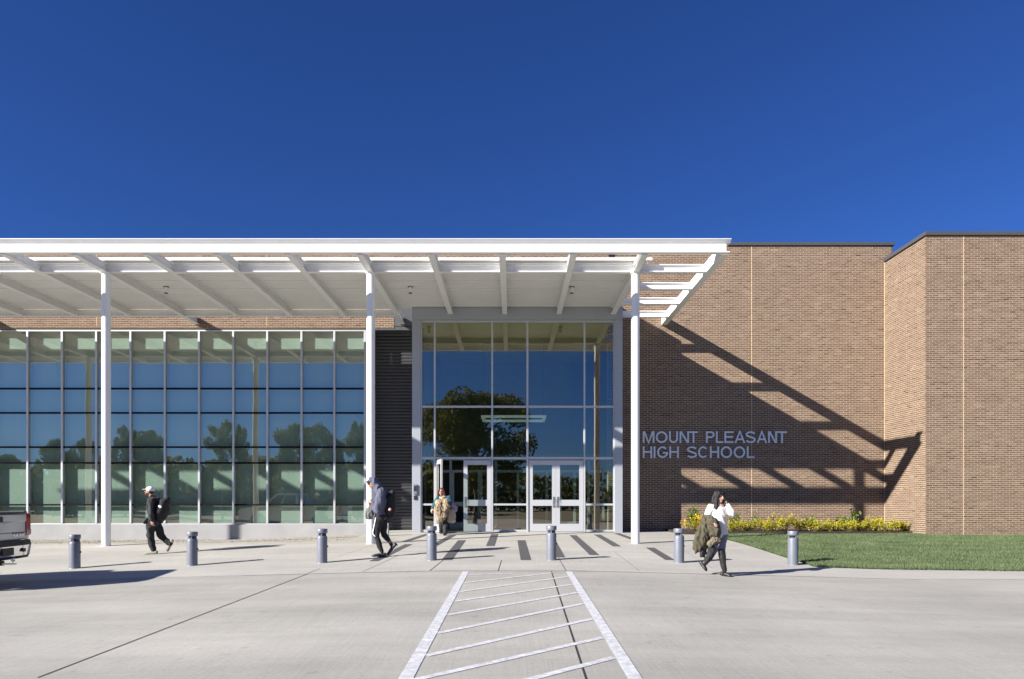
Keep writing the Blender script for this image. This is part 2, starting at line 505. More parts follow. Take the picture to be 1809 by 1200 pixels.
# left wall above the windows
w_left = brick_wall((0, YL, 0), (1, 0, 0), -34.0, -4.15, 7.168, ZT_W, seed=6)
for (x, y, z0, z1, ax) in ((PX(1328, YW), YW, 0, ZT_W, 'x'), (PX(1702, YN), YN, -0.1, ZT_N, 'x'), (PX(171, YL), YL, 7.24, ZT_W, 'x'), (PX(471.5, YL), YL, 7.24, ZT_W, 'x')):
    MB().box(x - 0.009, x + 0.009, y - 0.004, y + 0.02, z0, z1).build('control_joint', 'sealant', school)
MB().box(XS - 0.014, XS + 0.0, YW - 0.012, YW + 0.01, -0.1, ZT_N).build('control_joint', 'sealant', school)
# copings
mb = MB().box(-34, 13.50, YW - 0.055, YW + 0.36, ZT_W - 0.005, ZT_W + 0.105); mb.build('coping', 'coping', school, bevel=0.006)
mb = MB().box(13.14, 13.50, YW + 0.362, 40, ZT_W - 0.005, ZT_W + 0.104); mb.build('coping', 'coping', school, bevel=0.006)
mb = MB().box(XS - 0.055, 26, YN - 0.055, YN + 0.36, ZT_N - 0.005, ZT_N + 0.115); mb.build('coping', 'coping', school, bevel=0.006)
mb = MB().box(XS - 0.055, XS + 0.36, YN + 0.362, YW - 0.02, ZT_N - 0.005, ZT_N + 0.113); mb.build('coping', 'coping', school, bevel=0.006)
# roofs and the far walls of the blocks
MB().box(-34, 13.3, YW + 0.3, 40, 9.3, 9.5).build('roof', 'coping', school)
MB().box(XS + 0.3, 26, YN + 0.3, 40, 8.9, 9.1).build('roof', 'coping', school)
MB().box(-34, 25, 40, 40.3, -1, 9.3).build('back_wall', 'mortar', school)
MB().box(-34.3, -34, YL, 40, -1, 10.1).build('end_wall', 'mortar', school)
MB().box(25.7, 26, YN + 0.4, 40, -1, 9.5).build('end_wall', 'mortar', school)
# inner structure that keeps daylight out of the blocks
MB().box(-5.135, -5.112, YL + 0.26, 25.2, -0.4, 7.2).build('return_wall', 'clad', school)
MB().box(-34, 13.3, 31.0, 31.2, -0.4, 9.3).build('inner_wall', 'interior', school)

# window wall on the left
YM = 24.00
WU = [-132, -71.5, -11.5, 49, 110, 170.5, 231, 291.5, 352, 412.5, 472.5, 533, 591]
WZ = [PZ(v, YM) for v in (926, 892, 818, 790, 729.5, 686.5, 585)]
xr = PX(647.5, YM); xl = PX(-190, YM)
zb, zt = WZ[0], WZ[-1]
wf = MB()
wf.box(xl, xr, YM - 0.015, YM + 0.15, zt - 0.012, zt + 0.04)
wf.box(xl, xr, YM - 0.02, YM + 0.15, zb - 0.02, zb + 0.02)
wf.box(xr - 0.09, xr, YM - 0.017, YM + 0.15, zb + 0.022, zt - 0.014)
frame = wf.build('window_frame', 'alu', school, bevel=0.004)
head = MB().box(xl, -4.2, YM + 0.06, YM + 0.3, zt + 0.042, 7.167); head.build('lintel', 'coping', school)
MX = [PX(u, YM) for u in WU]
mull = None
for x in MX:
    m = MB().box(x - 0.034, x + 0.034, YM - 0.03, YM + 0.198, zb + 0.022, zt - 0.014).build('mullion', 'alu', frame, bevel=0.004)
for z in WZ[1:-1]:
    MB().box(xl, xr - 0.09, YM + 0.006, YM + 0.10, z - 0.030, z + 0.030).build('transom', 'gasket', frame)
edges = [xl] + MX + [xr - 0.055]
for i in range(len(edges) - 1):
    a, b = edges[i] + 0.036, edges[i + 1] - 0.036
    for k in range(len(WZ) - 1):
        z0, z1 = WZ[k] + 0.024, WZ[k + 1] - 0.024
        jt = [rnd.uniform(-0.0008, 0.0008) for _ in range(3)]
        q = MB().poly([(a, YM + 0.03 + jt[0], z0), (b, YM + 0.03 + jt[1], z0), (b, YM + 0.03 + jt[1] + jt[2], z1), (a, YM + 0.03 + jt[0] + jt[2], z1)])
        q.build('pane', 'glass_green', frame, fix=False)
    if True:
        # roller shade behind each bay, a little wavy
        ys = YM + 0.207
        cw = rng(a - 0.03, b + 0.03, 0.09)
        mb = MB()
        amp = rnd.uniform(0.002, 0.006); ph = rnd.uniform(0, 6)
        k0 = 0
        for zz in rng(zb + 0.03, zt + 0.02, 0.5):
            for x in cw:
                y = ys + amp * math.sin(5 * (x - a) + ph) * (1.2 - (zz - zb) / (zt - zb))
                mb.v.append((x, y, zz))
        nx = len(cw)
        nz_ = len(mb.v) // nx
        for jj in range(nz_ - 1):
            for ii in range(nx - 1):
                mb.f.append((jj * nx + ii, jj * nx + ii + 1, (jj + 1) * nx + ii + 1, (jj + 1) * nx + ii))
        mb.build('roller_shade', 'shade', frame, smooth=True)
# concrete plinth
pl = MB().box(xl, PX(649, YM), YM - 0.10, YM + 0.25, -0.6, zb - 0.022).build('plinth', 'plinth', school, bevel=0.008)
# dark ribbed metal wall set back beside the doors
YR = 24.70
rib = MB()
prof = []
z = 0.10; pitch = 0.118
while z < 7.25:
    prof += [(YR, z), (YR - 0.010, z + 0.015), (YR - 0.030, z + 0.045), (YR - 0.030, z + 0.085), (YR - 0.008, z + 0.105)]
    z += pitch
rz = []
k = 0
for i, (y, zz) in enumerate(prof):
    rib.v += [(-5.3, y, zz), (-3.2, y, zz)]
for i in range(len(prof) - 1):
    rib.f.append((2 * i, 2 * i + 1, 2 * i + 3, 2 * i + 2))
rib.build('ribbed_cladding', 'clad', school, fix=False)
MB().box(-5.3, -3.2, YR + 0.005, YR + 0.1, 0.0, 9.3).build('backing', 'black', school)
MB().box(-5.096, -3.36, YL + 0.02, YR - 0.06, 7.10, 7.22).build('soffit', 'coping', school)
w_mid = brick_wall((0, YL, 0), (1, 0, 0), -4.149, 3.399, 8.06, ZT_W, seed=9)
MB().box(-4.15, -3.36, YL + 0.012, YL + 0.25, 7.235, 8.05).build('infill_panel', 'coping', school)

# ------------------------------------------------------------------ entrance box with its doors
xa, xb = PX(728, YE), PX(1100, YE)
fl = 0.062
zh = PZ(565, YE); zd = 7.53
ent = MB()
ent.box(xa, PX(743, YE), YE, YE + 0.35, fl - 0.1, zh)
ent.build('entrance_panel', 'alu_panel', school, bevel=0.005)
MB().box(PX(1086, YE), xb, YE, YE + 0.35, fl - 0.1, zh).build('entrance_panel', 'alu_panel', school, bevel=0.005)
MB().box(xa, xb, YE - 0.002, YE + 0.35, zh + 0.003, 8.05).build('entrance_header', 'alu_panel', school, bevel=0.005)
MB().box(xa, xa + 0.03, YE + 0.352, 31, fl - 0.1, 8.05).build('side_panel', 'alu_panel', school)
MB().box(xb - 0.03, xb, YE + 0.352, YW + 0.2, fl - 0.1, 8.05).build('side_panel', 'alu_panel', school)
MB().box(xa, xb, YE + 0.352, YW + 0.3, 7.9, 8.05).build('entrance_roof', 'coping', school)
EU = [(743, 745.5), (766.5, 769.5), (868, 871), (930, 933.5), (1031, 1034), (1083.5, 1086)]
hv = [(808, 811), (717, 720)]
ef = MB()
YF = YE + 0.06
ef.box(PX(743, YF), PX(1086, YF), YF, YF + 0.12, zh - 0.07, zh - 0.002)
eframe = ef.build('entrance_frame', 'alu', school, bevel=0.004)
for a, b in EU:
    MB().box(PX(a, YF), PX(b, YF), YF - 0.012, YF + 0.13, fl, zh - 0.072).build('mullion', 'alu', eframe, bevel=0.004)
def hbar(u0, u1, v, t=0.065, y=YF):
    z = PZ(v, y)
    MB().box(PX(u0, y) + 0.001, PX(u1, y) - 0.001, y + 0.003, y + 0.12, z - t / 2, z + t / 2).build('transom', 'alu', eframe, bevel=0.004)
bays = [(745.5, 766.5), (769.5, 868), (871, 930), (933.5, 1031), (1034, 1083.5)]
for i, (a, b) in enumerate(bays):
    hbar(a, b, 718.5); hbar(a, b, 809.5, 0.075)
    if i in (0, 2, 4):
        hbar(a, b, 891.5); hbar(a, b, 938, 0.07)
    zs = [PZ(v, YF) for v in ((938, 891.5, 809.5, 718.5, 569) if i in (0, 2, 4) else (809.5, 718.5, 569))]
    for z0, z1 in zip(zs[:-1], zs[1:]):
        x0, x1 = PX(a, YF), PX(b, YF)
        e = rnd.uniform(-.0012, .0012)
        MB().poly([(x0, YF + 0.05, z0), (x1, YF + 0.05 + e, z0), (x1, YF + 0.05 + e, z1), (x0, YF + 0.05, z1)]).build('pane', 'glass_clear', eframe, fix=False)
def door(hx, w, swing, handle_side, name='door'):
    """glazed leaf hinged at hx; w signed width; swing in degrees outward"""
    z1 = PZ(813.5, YF)
    z0 = fl + 0.012
    H = z1 - z0
    root_loc = Vector((hx, YF + 0.045, z0))
    sg = 1 if w > 0 else -1
    W_ = abs(w)
    mb = MB()
    st = 0.13
    def bx(a, b, c, d): mb.box(min(sg * a, sg * b), max(sg * a, sg * b), -0.024, 0.024, c, d)
    bx(0, st, 0, H); bx(W_ - st, W_, 0, H)
    bx(st, W_ - st, 0, 0.26); bx(st, W_ - st, H - 0.15, H); bx(st, W_ - st, 0.86, 1.06)
    o = mb.build(name, 'alu', None, fix=True)
    o.parent = school
    o.location = root_loc - Vector(school.location)
    o.rotation_euler = (0, 0, -sg * math.radians(swing))
    for c, d in ((0.26, 0.86), (1.06, H - 0.15)):
        g = MB().poly([(sg * st, 0, c), (sg * (W_ - st), 0, c), (sg * (W_ - st), 0, d), (sg * st, 0, d)])
        me = bpy.data.meshes.new('pane'); me.from_pydata(g.v, [], g.f); go = link('pane', me, 'glass_clear', o)
    hm = MB()
    xh = sg * (W_ - 0.065)
    hm.box(xh - 0.035, xh + 0.035, -0.034, -0.0245, 0.80, 1.16)
    hm.tube([(xh, -0.034, 0.86), (xh, -0.085, 0.87), (xh, -0.085, 1.09), (xh, -0.034, 1.10)], 0.011, 8)
    me = bpy.data.meshes.new('handle'); me.from_pydata(hm.v, [], hm.f); link('handle', me, 'steel', o)
    hb = MB(); hb.box(min(sg * 0.02, sg * (W_ - .02)), max(sg * .02, sg * (W_ - .02)), 0.0245, 0.07, 0.93, 0.99)
    me = bpy.data.meshes.new('push_bar'); me.from_pydata(hb.v, [], hb.f); link('push_bar', me, 'steel', o)
    return o
xd0, xd1 = PX(770, YF), PX(867.5, YF)
door(xd1 - 0.004, -(xd1 - xd0) / 2 + 0.006, 0, -1)
door(xd0 + 0.004, (xd1 - xd0) / 2 - 0.006, 72, 1)
xd0, xd1 = PX(934, YF), PX(1030.5, YF)
door(xd0 + 0.004, (xd1 - xd0) / 2 - 0.006, 0, 1)
door(xd1 - 0.004, -(xd1 - xd0) / 2 + 0.006, 0, -1)
for u0, u1 in ((769.5, 868), (933.5, 1031)):
    MB().box(PX(u0, YF), PX(u1, YF), YF - 0.02, YF + 0.13, 0.035, fl + 0.008).build('threshold', 'steel', school)
# intercom and card reader on the left metal panel
ic = empty('door_intercom', (PX(734, YE), YE, PZ(868, YE)), 'small dark intercom box with hood on the left door panel', 'intercom')
MB().box(PX(730.5, YE), PX(737, YE), YE - 0.06, YE - 0.001, PZ(874, YE), PZ(856, YE)).build('housing', 'bollard', ic, bevel=0.008)
MB().box(PX(731.5, YE), PX(736, YE), YE - 0.066, YE - 0.0605, PZ(868, YE), PZ(859, YE)).build('screen', 'black', ic)
cr = MB().box(PX(731, YE), PX(736.5, YE), YE - 0.035, YE - 0.001, PZ(883, YE), PZ(876, YE)).build('card_reader', 'black', None, bevel=0.006)
tag(cr, 'small black card reader below the intercom on the door panel', 'card reader')
# interior of the lobby
MB().box(xa + 0.04, xb - 0.04, YE + 0.2, 31, 0.0, 0.055).build('lobby_floor', 'interior_dark', school)
MB().box(xa + 0.065, xb - 0.065, YE + 0.40, 31, 7.35, 7.45).build('lobby_ceiling', 'ceil', school)
MB().box(xa + 0.034, xa + 0.06, YE + 0.36, 31, 0.056, 7.34).build('lobby_wall', 'interior', school)
MB().box(xb + 3.0, xb + 3.1, YW + 0.32, 31, 0.056, 7.34).build('lobby_wall', 'interior', school)
MB().box(xb - 0.06, xb - 0.034, YE + 0.36, YW + 0.35, 0.056, 7.34).build('lobby_wall', 'interior', school)
MB().box(PX(1010, 29), PX(1062, 29) , 29.0, 29.2, 2.6, PZ(640, 29)).build('blue_banner', 'interior_blue', school)
inn = MB()
yi = 25.6
zi = PZ(833, yi)
inn.box(xa + 0.08, xb - 0.1, yi, yi + 0.1, zi - 0.04, zi + 0.05)
inn.box(xa + 0.08, xb - 0.1, yi, yi + 0.1, 2.62, 2.72)
for u in (750, 796, 800, 823, 826, 846, 850, 876, 915, 940, 966, 990, 1015, 1040, 1066):
    x = PX(u, yi); inn.box(x - 0.045, x + 0.045, yi - 0.003, yi + 0.103, 0.056, 2.617 if u in (750, 796, 876, 940, 1040) else zi - 0.042)
for z0, z1 in ((0.06, 0.3), (0.9, 1.06)):
    inn.box(PX(800, yi), PX(850, yi), yi + 0.01, yi + 0.09, z0, z1); inn.box(PX(940, yi), PX(1015, yi), yi + 0.01, yi + 0.09, z0, z1)
inn.build('vestibule_frame', 'alu', school)
MB().box(xa + 0.08, xb - 0.1, yi + 0.2, 30.9, 2.75, 2.85).build('vestibule_ceiling', 'interior', school)
pend = empty('pendant_lamp', (PX(905, 26.5), 26.5, PZ(735, 26.5)), 'pale rectangular pendant lamp ring hanging inside above the doors', 'lamp')
pm = MB()
x0, x1 = PX(850, 25.6), PX(965, 25.6); zp = PZ(737, 25.6)
for a in ((x0, x1, 25.6, 25.72), (x0, x1, 27.0, 27.12), (x0, x0 + .12, 25.721, 26.999), (x1 - .12, x1, 25.721, 26.999)):
    pm.box(a[0], a[1], a[2], a[3], zp - 0.02, zp + 0.07)
pm.build('light_frame', 'pendant', pend)
for x in (x0 + .06, x1 - .06):
    MB().tube([(x, 26.3, zp + .09), (x, 26.3, 7.35)], 0.006, 6).build('cable', 'black', pend)

# ------------------------------------------------------------------ entrance canopy
YC = 18.6; SX = 7.21; X3 = PX(1122.5, YC)
YFA = 17.2
ZB, ZD = 7.31, 7.53
canopy = empty('entrance_canopy', (0, YC, 0), 'long white steel canopy on round columns in front of the entrance', 'canopy')
XL = -27.0
XE = 5.47
fa = MB()
zft = PZ(430.0, YFA); zfb = PZ(447.5, YFA)
fa.box(XL, XE - 0.07, YFA, YFA + 0.02, zfb + 0.0201, zft)
fa.box(XL, XE, YFA - 0.07, YFA + 0.09, zfb, zfb + 0.02)
fascia = fa.build('fascia_beam', 'white', canopy)
MB().prism([(YFA - 0.004, zft + 0.002), (YFA - 0.095, zft + 0.075), (YFA - 0.095, zft + 0.088), (YFA + 0.25, zft + 0.088), (YFA + 0.25, zft + 0.002)], 'x', XL, XE + 0.03).build('fascia_cap', 'white', canopy)
nb = 16
for k in range(-1, nb):
    x = X3 - k * SX / 4 if k >= 0 else None
    if k == -1:
        # end channel with its web to the left
        e = MB()
        e.box(XE - 0.20, XE - 0.182, YFA + 0.021, YW - 0.02, ZB, ZD + 0.06)
        e.box(XE - 0.1819, XE, YFA + 0.1, YW - 0.02, ZB, ZB + 0.016)
        e.box(XE - 0.1819, XE, YFA + 0.1, YW - 0.02, ZD + 0.044, ZD + 0.06)
        e.build('end_beam', 'white', canopy)
        continue
    yb = YW - 0.03 if k % 4 == 0 else 22.93
    if xa < x + 0.1 < xb: yb = YE - 0.004
    mb = MB(); ibeam(mb, 'y', x, ZD - 0.002, ZB if k % 4 else ZB - 0.012, YFA + 0.021, yb, 0.165)
    mb.build('beam', 'white', canopy)
    if k % 4 == 0:
        mb = MB(); mb.box(x - 0.012, x + 0.012, YFA + 0.1, 18.3, ZD + 0.001, zft); mb.build('gusset', 'white', canopy)
def purlin(y, x0, x1, zt=ZD + 0.015, zb=ZB + 0.001, fw=0.14):
    """pieces butted between the beams"""
    xs = sorted([X3 - k * SX / 4 for k in range(nb)] + [XE - 0.19])
    xs = [q for q in xs if x0 - 0.05 <= q <= x1 + 0.05]
    for a, b in zip(xs[:-1], xs[1:]):
        mb = MB(); ibeam(mb, 'x', y, zt - 0.02 if y < 19 else zt - 0.03, zb + 0.003, a + 0.012, b - 0.012, fw)
        mb.build('purlin', 'white', canopy)
purlin(YC, XL, XE)
for y in (20.1, 21.6, 23.1):
    purlin(y, X3, XE)
purlin(23.0, XL, -3.3)
# roof deck: narrow dovetail strips in panels, with a slot between the strips
dk_x1 = PX(1152, 18.4)
rows = rng(18.45, 22.92, 0.745)
for a, b in zip(rows[:-1], rows[1:]):
    st = (b - a) / 5
    mb = MB()
    xs = (XL, dk_x1 - 0.15)
    for i in range(5):
        y0, y1 = a + i * st + (0.026 if i == 0 else 0.012), a + (i + 1) * st - (0.026 if i == 4 else 0.012)
        if y1 > YE - 0.01:
            mb.box(xs[0], xa - 0.005, y0, y1, ZD, ZD + 0.025)
        else:
            mb.box(xs[0], xs[1], y0, y1, ZD, ZD + 0.025)
    mb.build('deck_panel', 'deck', canopy)
MB().box(XL, dk_x1 - 0.15, 18.45, YE - 0.01, ZD + 0.045, ZD + 0.09).build('roof_sheet', 'deck', canopy)
MB().box(XL, xa - 0.005, YE - 0.008, 22.92, ZD + 0.045, ZD + 0.09).build('roof_sheet', 'deck', canopy)
MB().box(XL, dk_x1, 18.36, 18.44, ZD + 0.045, ZD + 0.115).build('roof_edge', 'white', canopy)
# columns with cap plates
for k in range(0, 4):
    x = X3 - k * SX
    zg = gz(x, YC)
    c = MB(); c.lathe([(0.113, zg - 0.2), (0.113, ZB - 0.03)], (x, YC, 0), 32)
    co = c.build('column', 'white', canopy, smooth=True)
    c = MB(); c.lathe([(0.15, ZB - 0.0295), (0.15, ZB - 0.0125)], (x, YC, 0), 24); c.build('cap_plate', 'white', co)
# downlights under the deck
for u in (293.5, 725, 1010):
    y = 20.45
    x = PX(u, y)
    c = MB(); c.lathe([(0.075, ZD - 0.001), (0.075, ZD - 0.02), (0.055, ZD - 0.021), (0.055, ZD - 0.2), (0.045, ZD - 0.2), (0.045, ZD - 0.17)], (x, y, 0), 20)
    d = c.build('downlight', 'white', canopy, smooth=True)
    MB().lathe([(0.078, ZD - 0.0205), (0.078, ZD - 0.035), (0.056, ZD - 0.036)], (x, y, 0), 20).build('collar', 'black', d, smooth=True)
    MB().lathe([(0.03, ZD - 0.201), (0.054, ZD - 0.201), (0.054, ZD - 0.215), (0.03, ZD - 0.215)], (x, y, 0), 20).build('lens_ring', 'black', d, smooth=True)

# ------------------------------------------------------------------ sign letters
sign = empty('wall_sign', (PX(1134, YW), YW, PZ(810, YW)), 'two rows of raised blue grey letters on the shaded brick wall', 'sign')
def arc(cx, cy, rx, ry, a0, a1, n=14):
    return [(cx + rx * math.cos(math.radians(a0 + (a1 - a0) * i / n)), cy + ry * math.sin(math.radians(a0 + (a1 - a0) * i / n))) for i in range(n + 1)]
TH = 0.145                                  # stroke width against the cap height
def strokes(ch, w):
    """centre lines of the letter in a box w wide and 1 high (inset by half a stroke)"""
    h = TH / 2; l, r, b_, t_ = h, w - h, h, 1 - h; m = w / 2
    if ch == 'M': return [[(l, 0), (l, 1)], [(l + .05, 1), (m, .02), (r - .05, 1)], [(r, 0), (r, 1)]]
    if ch == 'N': return [[(l, 0), (l, 1)], [(l + .03, .985), (r - .03, .015)], [(r, 0), (r, 1)]]
    if ch == 'H': return [[(l, 0), (l, 1)], [(l + h, .53), (r - h, .53)], [(r, 0), (r, 1)]]
    if ch == 'I': return [[(m, 0), (m, 1)]]
    if ch == 'T': return [[(0, t_), (w, t_)], [(m, 0), (m, 1 - TH)]]
    if ch == 'L': return [[(l, 1), (l, b_), (w, b_)]]
    if ch == 'E': return [[(w, t_), (l, t_), (l, b_), (w, b_)], [(l + h, .53), (w * .94, .53)]]
    if ch == 'P': return [[(l, 0), (l, 1)], [(l + h, t_), (w * .60, t_)] + arc(w * .60, .715, w * .40 - h, .285 - h, 90, -90)[1:-1] + [(w * .60, .43 + h), (l + h, .43 + h)]]
    if ch == 'U': return [[(l, 1), (l, .36)] + arc(m, .36, m - h, .36 - h, 180, 360)[1:-1] + [(r, .36), (r, 1)]]
    if ch == 'A': return [[(h * .9, 0), (m, .985), (w - h * .9, 0)], [(w * .22, .32), (w * .78, .32)]]
    if ch == 'O': return [arc(m, .5, m - h, .5 - h, 0, 360, 32)]
    if ch == 'C': return [arc(m, .5, m - h, .5 - h, 42, 318, 26)]
    if ch == 'G': return [arc(m, .5, m - h, .5 - h, 42, 318, 26) + [(r, .34), (r, .44), (m * 1.08, .44)]]
    if ch == 'S': return [arc(m, .735, m - h, .265 - h, 15, 235, 14) + [(m, .51)] + arc(m, .275, m - h, .275 - h, 55, -165, 14)]
def ribbon(mb, P, x0, z0, sx, sz, half, y0, y1):
    """a stroke as a solid bar with mitred corners"""
    P = [Vector((x0 + p[0] * sz, z0 + p[1] * sz)) for p in P]
    closed = (P[0] - P[-1]).length < 1e-5
    if closed: P = P[:-1]
    n = len(P); A, B = [], []
    for i in range(n):
        p = P[i]
        a_ = (p - P[i - 1]) if (closed or i > 0) else (P[1] - p)
        c_ = (P[(i + 1) % n] - p) if (closed or i < n - 1) else (p - P[i - 1])
        a_, c_ = a_.normalized(), c_.normalized()
        na, nc = Vector((-a_.y, a_.x)), Vector((-c_.y, c_.x))
        m = (na + nc).normalized(); k = min(1 / max(0.3, m.dot(na)), 1.9)
        A.append(p + m * half * k); B.append(p - m * half * k)
    k0 = len(mb.v)
    for a_, b_ in zip(A, B):
        mb.v += [(a_.x, y0, a_.y), (b_.x, y0, b_.y), (b_.x, y1, b_.y), (a_.x, y1, a_.y)]
    for i in range(n if closed else n - 1):
        a_ = k0 + 4 * i; b_ = k0 + 4 * ((i + 1) % n)
        for q in range(4): mb.f.append((a_ + q, a_ + (q + 1) % 4, b_ + (q + 1) % 4, b_ + q))
    if not closed:
        mb.f += [(k0, k0 + 1, k0 + 2, k0 + 3), tuple(k0 + 4 * n - 4 + q for q in (3, 2, 1, 0))]
def word(text, starts, v0, v1):
    zb_, zt_ = PZ(v1, YW), PZ(v0, YW)
    cap = zt_ - zb_
    for ch, (u0, u1) in zip(text, starts):
        x0, x1 = PX(u0, YW), PX(u1, YW)
        mb = MB()
        for k, P in enumerate(strokes(ch, (x1 - x0) / cap)):
            ribbon(mb, P, x0, zb_, 1, cap, TH * cap / 2, YW - 0.060 - 0.0015 * k, YW - 0.022)
        mb.build('letter', 'letter', sign)
word('MOUNTPLEASANT', [(1135, 1155.5), (1158, 1178.5), (1181.5, 1197), (1200, 1216.5), (1217, 1232), (1246.5, 1261.5), (1264, 1277), (1279, 1295), (1297, 1315.5), (1316.5, 1334), (1336, 1354), (1356, 1371.5), (1372, 1389)], 762.5, 783)
word('HIGHSCHOOL', [(1135, 1151.5), (1154, 1157.5), (1160.5, 1179.5), (1182, 1198.5), (1213, 1230.5), (1232.5, 1250.5), (1253.5, 1269.5), (1272.5, 1292.5), (1295.5, 1315.5), (1318.5, 1332)], 789, 809.5)

# ------------------------------------------------------------------ street furniture and planting
bol = empty('bollard', (0, 0, 0))
MB().lathe([(0.122, -0.05), (0.122, 0.0), (0.118, 0.012), (0.108, 0.02), (0.108, 0.535), (0.104, 0.555), (0.090, 0.575), (0.072, 0.583)], n=36).build('post', 'bollard', bol, smooth=True)
nk = MB().lathe([(0.062, 0.584), (0.062, 0.63)], n=24).build('neck', 'black', bol, smooth=True)
for k in range(3):
    a = 2 * math.pi * k / 3 + 0.6
    MB().box(-0.012 + 0.08 * math.cos(a), 0.012 + 0.08 * math.cos(a), -0.012 + 0.08 * math.sin(a), 0.012 + 0.08 * math.sin(a), 0.575, 0.631).build('rib', 'bollard', nk)
MB().lathe([(0.06, 0.6305), (0.110, 0.632), (0.112, 0.64), (0.112, 0.712), (0.106, 0.722), (0.02, 0.727)], n=36).build('cap', 'bollard', bol, smooth=True)
MB().lathe([(0.018, 0.10), (0.018, 0.126)], c=(0.0, 0.0, 0.35), n=10, axis='x').build('lock', 'black', bol)
where = ['in front of the window wall beside the pickup, leftmost of the row', 'between the walker in the white cap and the hooded walker', 'just left of the hooded walker with the phone',
         'left of the crosswalk, below the open door', 'right of the crosswalk, before the closed double doors', 'on the pavement left of the woman in white', 'at the corner of the lawn, rightmost of the row']
for i, (u, v) in enumerate(((132, 1004.5), (339.5, 999.5), (569, 994.5), (762.5, 990), (974, 989.5), (1199.5, 994), (1401, 998))):
    b = bol if i == 0 else copy_tree(bol)
    p = G(u, v)
    b.location = p
    b.rotation_euler = (0, 0, rnd.uniform(-0.3, 0.3))
    tag(b, 'grey metal bollard ' + where[i], 'bollard', 'bollards along the edge of the drive')
p = G(682, 947)
post = MB().box(p.x - 0.085, p.x + 0.085, p.y - 0.07, p.y + 0.07, p.z - 0.1, p.z + 0.40).build('concrete_post', 'plinth', None, bevel=0.01)
tag(post, 'low square concrete post before the dark ribbed wall, behind the hooded walker', 'post')

# gravel stones
def scatter_stones(name, n, fn, m, seed):
    r = np.random.RandomState(seed)
    bv = np.array([(1, 0, 0), (-1, 0, 0), (0, 1, 0), (0, -1, 0), (0, 0, 1), (0, 0, -1)], float)
    bf = np.array([(0, 2, 4), (2, 1, 4), (1, 3, 4), (3, 0, 4), (2, 0, 5), (1, 2, 5), (3, 1, 5), (0, 3, 5)])
    V = np.zeros((n, 6, 3)); T = np.zeros(n)
    for i in range(n):
        x, y, z = fn(r)
        s = r.uniform(0.008, 0.024)
        R = Matrix.Rotation(r.uniform(0, 6.28), 3, 'Z') @ Matrix.Rotation(r.uniform(-.4, .4), 3, 'X')
        V[i] = (bv * (s * r.uniform(.7, 1.5), s * r.uniform(.7, 1.3), s * r.uniform(.4, .8))) @ np.array(R).T + (x, y, z + s * 0.2)
    Fc = (bf[None] + (np.arange(n) * 6)[:, None, None]).reshape(-1, 3)
    me = bpy.data.meshes.new(name)
    me.from_pydata(V.reshape(-1, 3).tolist(), [], Fc.tolist())
    add_tone(me, np.repeat(r.uniform(0, 1, n), 8))
    return link(name, me, m, None, kind='stuff')
M['stones'] = attr_mat('gravel_stones', [(0, (0.26, 0.23, 0.19)), (0.5, (0.40, 0.37, 0.32)), (1, (0.50, 0.47, 0.42))], 0.9)
def fg(r):
    x = -4.9 - abs(r.uniform(0, 15)); y = 19.32 + 4.5 * r.uniform(0, 1) ** 0.7
    return x, y, gravel_z(x, y)
tag(scatter_stones('gravel', 2600, fg, 'stones', 4), 'loose pale gravel along the foot of the window wall', 'gravel', kind='stuff')

# lawn
LX0, LX1 = 6.3, 26.0
def lawn_front(x): return 14.15 - 0.11 * min(4.5, max(0, x - 6.3))
def lawn_z(x, y): return gz(x, y) + 0.035 + 0.012 * noise.noise((x * 0.7, y * 0.7, 0.0))
M['lawn'] = mat('lawn_soil', (0.075, 0.115, 0.040), 0.95, var=0.25, scale=3, bump=0.4, bscale=60)
xs = rng(LX0, LX1, 0.4); n = len(xs); rowsN = 24
v = []
for j in range(rowsN + 1):
    for x in xs:
        f = lawn_front(x); y = lerp(f, 24.3 if x < XS else 22.0, j / rowsN)
        if j == 0: v.append((x, y, gz(x, y) - 0.02))
        else: v.append((x, y, lawn_z(x, y)))
me = bpy.data.meshes.new('lawn')
me.from_pydata(v, [], [(j * n + i, j * n + i + 1, (j + 1) * n + i + 1, (j + 1) * n + i) for j in range(rowsN) for i in range(n - 1)])
link('lawn', me, 'lawn', kind='structure')
def grass(name, N_, seed):
    r = np.random.RandomState(seed)
    x = LX0 + (r.uniform(0, 1, N_) ** 1.25) * 12.5
    f = np.array([lawn_front(a) for a in x]); top = np.where(x < XS, 22.1, 21.7)
    y = f + 0.02 + (top - f - 0.02) * r.uniform(0, 1, N_) ** 1.15
    z = np.array([lawn_z(a, b) for a, b in zip(x, y)]) - 0.004
    # patchy height and tone
    pn = np.array([noise.noise((a * 1.1, b * 2.2, 3.0)) for a, b in zip(x, y)])
    h = r.uniform(0.028, 0.062, N_) * (1 + 0.35 * pn)
    w = r.uniform(0.004, 0.009, N_)
    an = r.uniform(0, 6.283, N_); le = r.uniform(0, 0.035, N_); la = r.uniform(0, 6.283, N_)
    V = np.zeros((N_, 3, 3))
    V[:, 0] = np.stack([x - w * np.cos(an), y - w * np.sin(an), z], 1)
    V[:, 1] = np.stack([x + w * np.cos(an), y + w * np.sin(an), z], 1)
    V[:, 2] = np.stack([x + le * np.cos(la), y + le * np.sin(la), z + h], 1)
    me = bpy.data.meshes.new(name)
    me.vertices.add(N_ * 3); me.vertices.foreach_set('co', V.ravel())
    me.loops.add(N_ * 3); me.loops.foreach_set('vertex_index', np.arange(N_ * 3, dtype=np.int32))
    me.polygons.add(N_); me.polygons.foreach_set('loop_start', np.arange(0, N_ * 3, 3, dtype=np.int32))
    me.update(calc_edges=True)
    add_tone(me, np.clip(0.5 + 0.45 * pn + r.normal(0, 0.12, N_), 0, 1))
    return link(name, me, 'grass_blades', None, kind='stuff')
